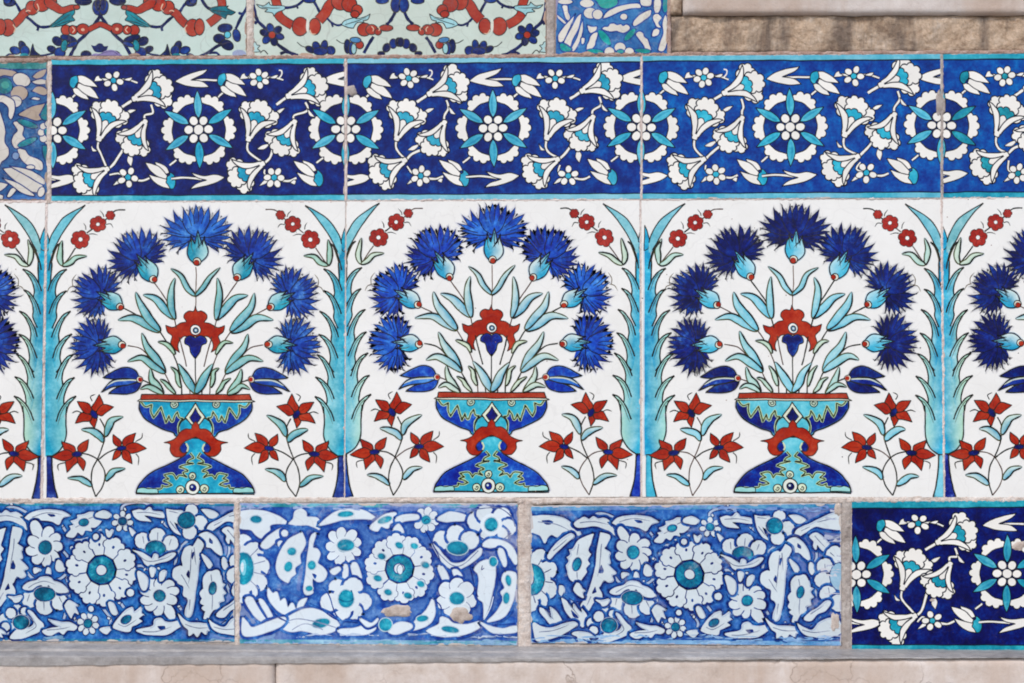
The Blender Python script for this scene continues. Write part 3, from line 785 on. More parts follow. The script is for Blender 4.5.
T4 = TT(lk=.08, tx=(-2, -5), c=(pN, pN, pN, pN), tulip=rgb(0, 18, 96), tulip2=rgb(8, 40, 135), blue=rgb(0, 10, 84), tree=rgb(36, 160, 196), trunk=(rgb(14, 30, 120), rgb(14, 30, 120)), vb=rgb(0, 22, 118))

GL_V = [glaze('vase_tile_glaze', 1.35, .08, grime=.09, seed=k) for k in range(5)]
vase_specs = [
    (T0, quadP(-250, 45.4, 202.8, 202.6, 499.0, 498.8, None, 40.2), -104.5, 1.02, 1.6, 1, 'white vase tile cropped by the left edge, only its dark cornflowers and half tree showing'),
    (T1, quadP(47.8, 345.2, 202.6, 201.8, 498.6, 497.6, 42.8, 344.0), 195.4, 1.02, 1.9, 2, 'white glazed tile with vase and mid blue carnations, leftmost complete one of its row'),
    (T2, quadP(346.6, 639.4, 201.6, 200.7, 497.5, 496.8, 345.2, 640.2), 491.4, 1.0, 0, 3, 'white glazed tile with vase and bright blue streaked carnations, centre of the photograph'),
    (T3, quadP(641.4, 940.9, 200.5, 198.6, 496.8, 497.2, 642.4, 943.3), 792.6, 1.018, .6, 4, 'white vase tile with very dark navy carnations, between the two trees right of centre'),
    (T4, quadP(942.5, 1240, 198.6, 197.6, 497.2, 498.0, 945.0, 1243), 1092.5, 1.018, .2, 5, 'white glazed tile cut by the right edge, navy carnations beside the rightmost tree'),
]
for k, (T, q, cx, sx_, dy, seed, label) in enumerate(vase_specs):
    a = Art(q, seed, .7); a.ik = 1.22
    a.full(rgb(229, 227, 222))
    base_xf = (lambda cx=cx, s=sx_, dy=dy: (lambda p: (cx + (p[0] - AX) * s, p[1] + dy)))()
    a.bg = rgb(229, 227, 222)
    a.xf = base_xf
    centre_motif(a, T)
    if k != 4 or True: half_motif(a, T)
    a.xf = (lambda f=base_xf: (lambda p: f((2 * AX - p[0], p[1]))))()
    half_motif(a, T)
    a.xf = lambda p: p
    for i_ in range(16):      # pinholes and specks in the white glaze
        x_, y_ = a.at(a.rnd.random(), a.rnd.random()); a.ell(x_, y_, a.rnd.uniform(.25, .7), None, 0, rgb(*a.rnd.choice(((120, 100, 90), (60, 54, 50), (150, 130, 120)))), None, n=7)
    edge_wear(a, 60, [rgb(206, 190, 178), rgb(190, 160, 146), rgb(214, 204, 196)], .3, 1.1)
    make_tile('vase_tile', a, GL_V[k], rgb(206, 196, 188), label, 'white tiles painted with a footed vase of carnations', push=(.0002, .0, .0003, .0001, .0003)[k],
              tilt=((0, 0), (.0002, -.0001), (0, 0), (-.0002, .0001), (.0001, 0))[k])

# =================================================================== BLUE ARABESQUE BORDER TILES
U_ = crop(340, 50, 4.406)
PET = rgb(230, 226, 218); NINK = rgb(6, 12, 34, .2)
def white_stem(a, pts, w=2.0):
    a.stroke(pts, w + 1.9, NINK); a.stroke(pts, w, PET)
def lotus(a, bx, by, dx, dy, s, tq, seed=0):
    rd = random.Random(seed * 17 + a.seed)
    l = math.hypot(dx, dy); ux, uy = dx / l, dy / l
    k = s / 4.406; mir = rd.choice((-1, 1))
    def L(u, v): u *= 1.04; v *= 1.10; return (bx + k * (v * ux - u * uy * mir), by + k * (v * uy + u * ux * mir))
    jj = lambda: rd.uniform(-4, 4)
    for q in (-1, 1):
        V = [(q * 34, 84), (q * 78, 98), (q * (88 + jj()), 128 + jj()), (q * 64, 152 + jj()), (q * 28, 140)]
        a.dshape(scal([L(*p) for p in V], .40, False, 7) + [L(q * 10, 90)], PET, NINK, 1.3)
    V = [(-30, 106), (-44 + jj() * .5, 138), (-26, 166 + jj()), (8 + jj(), 174), (38, 160 + jj()), (42, 132), (30, 104)]
    a.dshape(scal([L(*p) for p in V], .42, False, 7) + [L(0, 90)], PET, NINK, 1.3)
    # turquoise heart with scalloped rim
    hv = [L(45 * math.cos(math.radians(t)), 84 + 34 * math.sin(math.radians(t))) for t in (-12, 28, 68, 112, 152, 192)]
    a.dshape(scal(hv, .36, False, 6) + [L(-20, 54), L(0, 46), L(20, 54)], tq, NINK, 1.2)
    a.shape([L(-15, 58), L(-17, 74), L(-6, 88), L(8, 88), L(17, 74), L(14, 56), L(4, 22), L(-6, 24)], PET, NINK, .95)
    for q in (-1, 1):
        c = rd.uniform(-4, 4)
        pts = [L(0, 2) + (1,), L(q * 15, 2), L(q * 27, 36), L(q * 52, 78), L(q * (92 + c), 118 + c) + (1,), L(q * 62, 112), L(q * 26, 88 + c), L(q * 7, 50)]
        a.shape(pts, PET, NINK, 1.2)
    a.shape([L(-13, -6), L(-15, 6), L(0, 16), L(15, 6), L(12, -6), L(0, -10)], PET, None)
    a.stroke([L(-14, 8), L(-13, -7), L(0, -11), L(12, -7), L(14, 8)], 1.0, NINK)
def rosette(a, x, y, tq, ph=0, s=1.0, core=None):
    if core: a.ell(x, y, 28.5 * s, None, 0, core, None, n=30, cin=mix(core, rgb(0, 8, 70), .35))
    for i in range(6):
        t0 = 60 * i + ph; K = lambda r, d: (x + s * r * math.cos(math.radians(t0 + d)), y - s * r * math.sin(math.radians(t0 + d)))
        outer = [K(28.2, -23), K(33.0, -19), K(35.0, -7), K(35.0, 6), K(33.0, 18.5), K(28.2, 23)]
        a.dshape(scal(outer, .42, False, 5) + [K(27, 21), K(26.6, 12), K(27, 4), K(27, -4), K(26.6, -12), K(27, -21)], PET, NINK, 1.15)
    for i in range(6):
        t = math.radians(60 * i + 30 + ph); ux, uy = math.cos(t), -math.sin(t)
        q = lambda u, v: (x + s * (u * ux - v * uy), y + s * (u * uy + v * ux))
        g = a.rnd.uniform(0, 1)
        pts = [q(11, 0) + (1,), q(16, 3.0), q(24, 4.2), q(32, 2.8), q(39.5, 0) + (1,), q(32, -2.8), q(24, -4.2), q(16, -3.0)]
        c = mix(tq, rgb(110, 190, 210), g * .5)
        a.shape(pts, c, NINK, 1.0); a.stroke([q(15, -.6), q(24, -1.2), q(33, -.5)], 2.2, mix(c, rgb(20, 130, 165), .6), taper=.5)
    for i in range(6):
        t = math.radians(60 * i + ph); a.ell(x + s * 9.9 * math.cos(t), y - s * 9.9 * math.sin(t), 4.9 * s, 4.4 * s, math.degrees(-t), PET, NINK, 1.15)
    a.ell(x, y, 5.2 * s, None, 0, PET, NINK, 1.2)
def floret(a, x, y, n, tq, ph=0, s=1.0):
    s *= 1.16
    for i in range(n):
        t = ph + 2 * math.pi * i / n; a.ell(x + 5.9 * s * math.cos(t), y + 5.9 * s * math.sin(t), 3.4 * s, 2.8 * s, math.degrees(t), PET, NINK, .9, n=12)
    a.ell(x, y, 2.7 * s, None, 0, tq, NINK, .9)

def unit(a, X, w, cy, rel, tq, var=0):
    """one repeat between two rosettes; traced positions"""
    sx = w / 147.3
    old = a.xf
    a.xf = lambda p: (X + (p[0] - 345.9) * sx, cy + (p[1] - 129.4))
    rd = random.Random(int(X)); J_ = lambda: rd.uniform(-1.2, 1.2)
    # forks under and over the rosette gaps
    white_stem(a, U_('630,134 700,128 774,130'), 1.6)
    a.shape(U_('568,136! 604,112 655,94 716,80! 692,104 640,128! 692,136 724,160! 672,162 618,152'), PET, NINK, 1.0)
    white_stem(a, U_('40,568 -30,562 -95,566'), 1.6)
    a.shape(U_('142,560! 108,582 60,598 -12,612! 14,590 62,572! 20,562 -8,540! 50,552 100,546'), PET, NINK, 1.0)
    (x1, y1), (x2, y2), (x3, y3), (x4, y4) = [(345.9 + r[0] / sx, 129.4 + r[1]) for r in rel]
    # stems
    white_stem(a, [(x1, y1), (x1 - 6, y1 + 4), (x1 - 12, y1 + 8)], 2.4)
    white_stem(a, [(x1 + 17, y1 + 6), (x1 + 19, y1 + 14), (x3 - .5, y3 - 6), (x3, y3)], 1.8)
    white_stem(a, [(x2, y2), (x2 - 1, y2 + 8), (x2 + 2, y2 + 14), (x4 - 1, y4 - 2)], 1.8)
    white_stem(a, [(x4 + 1, y4), (x4 + 7, y4 - 6), (x3 - 22, y3 + 28)], 2.2)
    if var % 2: a.shape([(x2 - 1, y2 + 12, 1), (x2 - 5, y2 + 9), (x2 - 8, y2 + 5, 1), (x2 - 6, y2 + 12)], PET, NINK, .8)
    if var % 3 != 1: a.shape([(x1 + 19, y1 + 12, 1), (x1 + 22, y1 + 15), (x1 + 27, y1 + 21, 1), (x1 + 21, y1 + 19)], PET, NINK, .8)
    a.shape([(x2 + 26, y2 - 26, 1), (x2 + 31, y2 - 30), (x2 + 38, y2 - 31 + J_(), 1), (x2 + 32, y2 - 26)], PET, NINK, .8)
    a.shape([(x3 - 16, y3 + 32, 1), (x3 - 12, y3 + 38), (x3 - 14, y3 + 46, 1), (x3 - 18, y3 + 40)] if var % 2 else [(x3 - 24, y3 + 22, 1), (x3 - 32, y3 + 24), (x3 - 38, y3 + 28, 1), (x3 - 30, y3 + 28)], PET, NINK, .8)
    lotus(a, x1, y1, 99, -38, .92, tq, 1); lotus(a, x2, y2, 45, -112, .92, tq, 2)
    lotus(a, x3, y3, -58, 104, .84, tq, 3); lotus(a, x4, y4, -88, 48, .86, tq, 4)
    # tulips
    ox, oy = J_(), J_()
    T = lambda t: [(p[0] + ox, p[1] + oy) + tuple(p[2:]) for p in U_(t)]
    white_stem(a, T('112,210 122,200 132,192'), 1.6)
    a.shape(T('118,156! 152,166 176,184 194,214! 160,206 128,186'), PET, NINK, 1.0)
    a.shape(T('146,140! 186,150 216,174 238,210! 200,200 168,184 140,158!'), PET, NINK, 1.0)
    a.shape(T('138,108! 168,108 204,128 234,160! 200,156 172,150 144,134!'), PET, NINK, 1.0)
    a.shape(T('126,108! 112,116 106,138 112,156 126,162 136,148 146,132 144,114 138,106'), tq, NINK, 1.0)
    ox, oy = J_(), J_()
    white_stem(a, T('545,498 560,486 574,474'), 1.6)
    a.shape(T('545,532! 530,505 506,492 478,484! 494,514 520,540!'), PET, NINK, 1.0)
    a.shape(T('536,545! 502,508 470,494 438,486! 458,520 492,548 530,562!'), PET, NINK, 1.0)
    a.shape(T('532,560! 492,550 452,538! 478,572 512,594 548,602!'), PET, NINK, 1.0)
    a.shape(T('548,602! 562,600 572,580 570,552 556,534 544,530! 546,542 534,550 534,562 530,574 538,584'), tq, NINK, 1.0)
    # florets and sprigs
    ox, oy = J_(), J_()
    white_stem(a, T('232,126 250,122 272,126'), 1.6); a.shape(T('212,132! 222,110 236,104! 238,116 252,124 240,130'), PET, NINK, .8)
    white_stem(a, T('322,126 360,122 406,136'), 1.4); a.shape(T('342,124! 366,114 384,112! 372,128'), PET, NINK, .8)
    if var % 2 == 0: a.stroke(T('384,130 398,112 398,96 386,92'), 1.3, PET)
    f = T('298,128')[0]; floret(a, f[0], f[1], 5 + (var + 1) % 2, tq, rd.uniform(0, 1), 1.0)
    ox, oy = J_(), J_()
    white_stem(a, [(x4 + 2, y4 + 6)] + T('312,540 336,554'), 1.4); a.shape(T('330,566! 310,570 288,596! 306,590 326,580'), PET, NINK, .8)
    white_stem(a, T('380,568 420,572 452,560'), 1.8); a.shape(T('440,568! 450,572 446,590! 428,580'), PET, NINK, .8) if var % 2 == 0 else None
    f = T('355,558')[0]; floret(a, f[0], f[1], 6 - var % 2, tq, rd.uniform(0, 1), 1.0)
    a.xf = old

def strip(a, v0, v1, c, line, dark=True, n=40, c2=None):
    """pale turquoise band along the upper or lower edge"""
    c2 = c2 or c; top = [a.at(i / n, v0) for i in range(n + 1)]; bot = [a.at(i / n, v1) for i in range(n + 1)]
    cols = [mix(c, c2, max(0, min(1, .5 + 1.1 * noise.noise(Vector((i * .23, a.seed, v0 * 9)))))) for i in range(n + 1)]
    T = []
    for i in range(n): T += [(i, i + 1, n + 1 + i), (i + 1, n + 2 + i, n + 1 + i)]
    a.add(top + bot, cols + cols, T)
    if dark: a.stroke(top if v0 > .5 else bot, 1.3, line, dense=True)

GL_B = [glaze('border_tile_glaze', 1.0, .04, rough=.13, grime=.05, seed=10 + k) for k in range(5)]
R0 = [(81.4, -31.8), (46.3, 9.1), (92.8, -9.1), (55.3, 38.6)]
R0b = [(89.7, -33.2), (49.2, 9.9), (95.8, -8.2), (64, 33.8)]
R1 = [(83.4, -35.1), (50.9, 9.6), (99, -7.2), (58.9, 30.6)]
R2 = [(88.7, -37.4), (53.5, 9.7), (100, -11.3), (64.9, 30.7)]
R3 = [(83, -34.3), (53.5, 10), (101, -9.4), (62.6, 31.6)]
R4 = [(89.7, -42), (54, 8.6), (104.4, -12.5), (67.6, 29.5)]
R5 = [(84, -37), (55.2, 9), (101, -8), (64.6, 28.5)]
R6 = [(81.3, -32.2), (46.1, 13.8), (93.7, -11), (58.8, 41.3)]
TQa, TQb, TQc, TQd = rgb(30, 156, 186), rgb(48, 160, 188), rgb(40, 166, 192), rgb(16, 132, 150)
border = [
    (quadP(51.6, 344.4, 60.0, 58.6, 200.8, 200.2), 21, rgb(0, 12, 86), rgb(0, 16, 94), TQa, [(52.5, 146.3, 130.4, R0, 1), (198.8, 147, 129.7, R0b, 0)], (198.8 + 147, 129.6),
     'darkest navy arabesque border tile, leftmost complete one above the white vase tiles', rgb(44, 160, 180), rgb(70, 175, 195)),
    (quadP(347.4, 640.4, 58.6, 56.8, 200.0, 198.8), 22, rgb(0, 26, 104), rgb(0, 46, 130), TQb, [(345.8, 147.4, 129.4, R1, 2), (493.2, 148, 128.3, R2, 3)], (641.2, 127.6),
     'navy arabesque border tile with a grey filled chip at its upper left corner', rgb(110, 180, 196), rgb(130, 190, 205)),
    (quadP(642.5, 940.4, 56.2, 54.2, 198.8, 197.6), 23, rgb(0, 60, 144), rgb(0, 64, 148), TQc, [(641.2, 149, 127.6, R3, 4), (790.2, 151, 127.2, R4, 5)], (941.4, 125.6),
     'brighter blue arabesque border tile under rough stone with a stained notch at its right edge', rgb(60, 166, 188), rgb(120, 186, 204)),
    (quadP(943.0, 1240, 54.2, 52.6, 197.6, 196.6), 24, rgb(0, 68, 150), rgb(0, 68, 150), TQd, [(941.5, 149.5, 125.6, R5, 4), (1091, 150, 125, R1, 1)], (1241, 125),
     'bright blue arabesque border tile cut off by the upper right edge of the photograph', rgb(20, 140, 165), rgb(50, 160, 180)),
    (quadP(851.6, 1150, 501.6, 499.4, 650.4, 651.6), 25, rgb(0, 10, 84), rgb(0, 14, 94), rgb(26, 146, 168), [(856, 150.7, 574.2, R6, 3), (1006.7, 150, 573.4, R1, 2)], (1156.7, 573),
     'navy arabesque tile in the lower right corner, beside the pale worn flower tiles', rgb(20, 140, 158), rgb(36, 150, 170)),
]
for k, (q, seed, c0, c1, tq, units, last, label, s1, s2) in enumerate(border):
    a = Art(q, seed, .6); a.full(c0, c1)
    # cloudy brushing of the cobalt ground
    for j in range(70):
        x, y = a.at(a.rnd.random(), a.rnd.uniform(.06, .94)); r = a.rnd.uniform(5, 15)
        a.low = True
        n = 14; pts = [(x + r * math.cos(t), y + r * .6 * math.sin(t)) for t in [2 * math.pi * i / n for i in range(n)]] + [(x, y)]
        base_c = mix(c0, c1, (x - q[0][0]) / (q[1][0] - q[0][0]))
        a.add(pts, [base_c] * n + [mix(base_c, rgb(4, 56, 160) if a.rnd.random() < .4 else rgb(0, 6, 60), a.rnd.uniform(.1, .35))], [(i, (i + 1) % n, n) for i in range(n)])
        a.low = False
    a.boxes[1].append((-1e9, 1e9, -1e9, 1e9, 40))
    for X, w, cy, rel, var in units: unit(a, X, w, cy, rel, tq, var)
    if k == 0: pass
    for X, cy in [(u[0], u[2]) for u in units] + [last]: rosette(a, X, cy, tq, a.rnd.uniform(-1.5, 1.5), core=mix(mix(c0, c1, .5), rgb(0, 14, 96), .6))
    v = 5.4 / (q[3][1] - q[0][1])
    strip(a, 0, v * (1.0 if k != 4 else 1.25), s1, rgb(0, 20, 50, .2), c2=s2); strip(a, 1 - v * (1 if k != 4 else 1.1), 1, s1, rgb(0, 20, 50, .2), c2=s2)
    edge_wear(a, 70, [rgb(196, 178, 166), rgb(176, 150, 138), rgb(150, 170, 180)], .3, 1.2)
    t_ = make_tile('border_tile', a, GL_B[k], rgb(196, 180, 168), label, 'navy border tiles painted with white lotus blossoms and rosettes', push=(.0004, .0002, .0005, .0002, .0004)[k])
    if k == 1: chip(t_, 351.5, 91, 5.6, 5.2, 3.3, 'filled_chip', mat=MORTAR_GREY)
    if k == 2: chip(t_, 939, 103, 4.0, 13, 5.1, 'stained_notch', mat=MORTAR_GREY, h=.0006)
    if k == 3: chip(t_, 943.5, 106, 2.0, 8, 8.1, 'stained_notch', mat=MORTAR_GREY, h=.0004)
    if k == 4: chip(t_, 1018, 545.5, 7.5, 5, 4.4, 'plaster_patch', h=.0006); chip(t_, 932, 600, 2.2, 1.6, 9.4, 'plaster_patch', h=.0004)

# =================================================================== OLD BLUE AND WHITE FLOWER TILES
Kc = crop(525, 500, 4.552); Lc = crop(685, 500, 4.552)
Bb = crop(235, 500, 4.552); Bc = crop(375, 500, 4.552)
def alt_pattern(a, S, sh, circ, tel, daisy, rose10, ring, blob, Wh, dk, te):
    xf = a.xf; a.xf = lambda p: p
    b, c = Bb, Bc
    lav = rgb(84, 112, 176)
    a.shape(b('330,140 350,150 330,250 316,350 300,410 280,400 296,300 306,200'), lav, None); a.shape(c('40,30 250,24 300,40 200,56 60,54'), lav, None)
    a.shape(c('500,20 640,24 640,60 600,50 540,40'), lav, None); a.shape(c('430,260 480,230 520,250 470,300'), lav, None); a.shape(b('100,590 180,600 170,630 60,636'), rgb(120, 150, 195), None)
    circ(b, '30,200,46 84,236,44 114,302,44 102,372,42 60,418,42 26,430,40'); a.ell(*b.p(30, 315), 20, 24, 0, Wh)
    p = b.p(38, 312); tel(p[0], p[1], 11, 16); p = b.p(40, 308); a.ell(p[0], p[1], 3, 8, 0, rgb(120, 200, 215)); a.ell(p[0] - 1, p[1], 1.6, 5, 0, Wh)
    for t in (-50, -18, 12, 45): q = b.p(30, 315); u = math.radians(t); a.stroke([(q[0] + 13 * math.cos(u), q[1] + 16 * math.sin(u)), (q[0] + 25 * math.cos(u), q[1] + 27 * math.sin(u))], .9, mix(dk, Wh, .3))
    sh(b('14,64 70,48 140,56 210,82 250,108! 206,106 160,116 158,148 124,172 96,158 72,134 20,122')); p = b.p(98, 90); tel(p[0], p[1], 5.6, 3.4, 8)
    sh(b('246,104! 268,84 276,54 300,42 322,56 328,76 372,80 394,108 384,132! 336,112 280,110'))
    sh(b('384,112! 420,80 470,52 540,38 600,52 652,90! 600,84 540,88 480,92 430,104')); p = b.p(505, 66); tel(p[0], p[1], 7.6, 2.8, -4)
    sh(b('118,204 160,160 220,126 238,140 196,176 146,220')); circ(b, '208,200,14 226,150,14')
    sh(b('304,148! 246,178 206,238 190,300 204,348 240,374! 254,350 276,336! 272,310 300,288! 294,250 318,200')); p = b.p(257, 235); tel(p[0], p[1], 4.2, 4, 0); p = b.p(243, 304); tel(p[0], p[1], 3.8, 5, 20)
    sh(b('372,148! 352,214 374,224 388,248 378,286 400,306 418,332 404,366 376,372 352,356 348,400 350,424 322,430 312,400 326,330 334,240 346,170')); p = b.p(352, 298); tel(p[0], p[1], 4.2, 4.4); p = b.p(336, 403); tel(p[0], p[1], 3.4, 2.6)
    a.shape(b('352,336 372,344 362,360'), dk, None)
    daisy(b.p(494, 214), 19.5, 9, -.3, None, .26); p = b.p(504, 208); tel(p[0], p[1], 8.6, 5.8)
    sh(b('492,304 510,304 510,372 494,376'), w=.6); sh(b('528,296 552,290 576,350 560,362 536,336'), w=.6); sh(b('436,322 470,306 478,320 450,340'), w=.5)
    circ(b, '466,404,40 538,398,44 582,462,38 540,508,36 486,508,40 430,466,40'); p = b.p(506, 450); a.ell(p[0], p[1], 14, 14, 0, Wh); tel(p[0], p[1], 8, 8.8)
    a.stroke(b('470,450 500,462 536,452 530,410'), 1.6, rgb(0, 96, 130))
    sh(b('150,396! 152,440 180,488 226,524 262,532 300,500 326,446! 296,462 280,500 262,470 240,490 226,450 204,462 190,420 170,424'))
    sh(b('48,452 78,446 110,500 166,542 150,556 104,540 70,504')); sh(b('112,462 130,458 170,530 158,540'), w=.5)
    sh(b('200,566 256,524 330,494 400,508 440,530 476,572 440,600 380,612 310,592 250,596')); p = b.p(392, 560); tel(p[0], p[1], 9, 4.5, -12)
    a.stroke(b('210,566 280,540 350,548 460,580'), 1.1, mix(dk, Wh, .35)); a.stroke(b('260,590 320,560 400,590'), 1.0, mix(dk, Wh, .4))
    sh(b('34,536! 56,560 80,580 140,560 220,536 226,556 196,584 126,608 60,618 36,600'))
    sh(b('470,592 540,586 600,566 640,574 632,592 590,612 510,614'), w=.6); sh(b('566,540 620,560 650,540 640,560 600,574'), w=.5)
    a.stroke(b('340,470 400,500 470,548 560,560'), 1.4, dk, taper=.3); a.stroke(b('140,410 150,470 190,530 250,560'), 1.8, dk, taper=.3); a.stroke(b('400,400 430,440 460,520 500,560'), 1.3, dk, taper=.3)
    # right part
    sh(c('-20,124 20,84 50,68 96,62 92,96 70,110 60,130 30,120 10,140')); p = c.p(46, 92); tel(p[0], p[1], 7.2, 3.2, -14)
    ring(c.p(232, 90), 12.5, 8, 4.8, .36); a.stroke(c('222,98 236,84 246,92'), .9, rgb(0, 80, 120))
    sh(c('96,90 130,70 190,66 196,84 150,92 110,104'), w=.6); sh(c('286,84 326,60 360,56 416,70 414,90 360,96 320,98'), w=.6); sh(c('84,140 110,112 130,150 100,154'), w=.6)
    rose10(c.p(112, 312), 34.0)
    for x, y in ((108, 205), (180, 208), (230, 295), (208, 380), (150, 435), (60, 420), (10, 355), (30, 258)):
        p = c.p(x, y); tel(p[0], p[1], 4.0, 3.0, 20)
    p = c.p(116, 316); a.ell(p[0], p[1], 3.0, 5.0, 0, Wh, rgb(0, 84, 120), .8)
    circ(c, '470,96,46 500,60,36 580,76,42 606,124,36 566,160,38 514,160,32'); p = c.p(530, 110); a.ell(p[0], p[1], 11, 11, 0, Wh); tel(p[0], p[1], 6.4, 6.8); a.stroke(c('510,130 530,136 548,126'), 1.2, rgb(0, 84, 118))
    a.stroke(c('410,90 440,140 500,180 560,190 620,150'), 1.1, dk); a.stroke(c('420,60 470,40 560,36 620,70 640,120'), 1.1, mix(dk, Wh, .2))
    circ(c, '308,182,40 368,160,44 432,184,40'); sh(c('262,196! 290,220 320,260 352,286 400,282 440,250 486,216! 480,250 430,290 380,312 340,310 300,270'))
    p = c.p(376, 218); tel(p[0], p[1], 10.4, 6.4, 6); a.stroke(c('270,206 300,250 350,296 400,292 470,232'), 1.0, mix(dk, Wh, .3))
    sh(c('286,306 306,304 332,350 330,384 310,366'), w=.6); sh(c('352,318 374,320 396,350 380,360 360,344'), w=.5)
    daisy(c.p(370, 446), 20.5, 7, .2, None, .36); p = c.p(374, 448); tel(p[0], p[1], 7.4, 6.2)
    sh(c('452,316 480,286 520,276 548,300 544,360 530,430 512,500 496,536! 494,470 470,440 474,380 470,340')); p = c.p(540, 282); tel(p[0], p[1], 4, 4.8)
    a.stroke(c('488,300 484,320 496,312'), .9, dk); a.stroke(c('538,440 520,500 494,546'), 1.0, Wh)
    sh(c('594,330 630,328 644,350 636,430 604,510 566,540 510,552! 556,506 584,450 572,420 590,400 578,362')); p = c.p(608, 366); tel(p[0], p[1], 2.8, 5.4, -8); p = c.p(597, 446); tel(p[0], p[1], 3.2, 5.6, 4)
    sh(c('490,206 520,180 570,184 620,210 648,260 640,290 610,250 570,214 520,216'), w=.6); sh(c('560,230 580,226 600,280 590,300'), w=.5)
    sh(c('232,596! 290,566 300,532 330,540 360,564 420,566 474,552 480,572 420,604 330,622 270,616')); p = c.p(342, 590); tel(p[0], p[1], 8.6, 3.0, 8)
    sh(c('262,446! 274,500 258,548 220,580 160,596! 180,556 214,520 240,490')); p = c.p(215, 538); tel(p[0], p[1], 5.6, 3.2, -8)
    sh(c('60,590 100,560 150,560 170,580 130,600 90,610'), w=.6); p = c.p(48, 566); tel(p[0], p[1], 6.2, 6.2)
    sh(c('478,552! 520,572 580,584 644,572 646,596 590,606 530,600'), w=.6); a.stroke(c('484,540 540,566 640,560'), 1.2, dk)
    a.stroke(c('230,140 260,190 290,250 300,300'), 1.2, dk); a.stroke(c('250,440 300,480 300,530'), 1.2, dk); a.stroke(c('430,300 450,380 470,440'), 1.2, dk)
    a.xf = xf

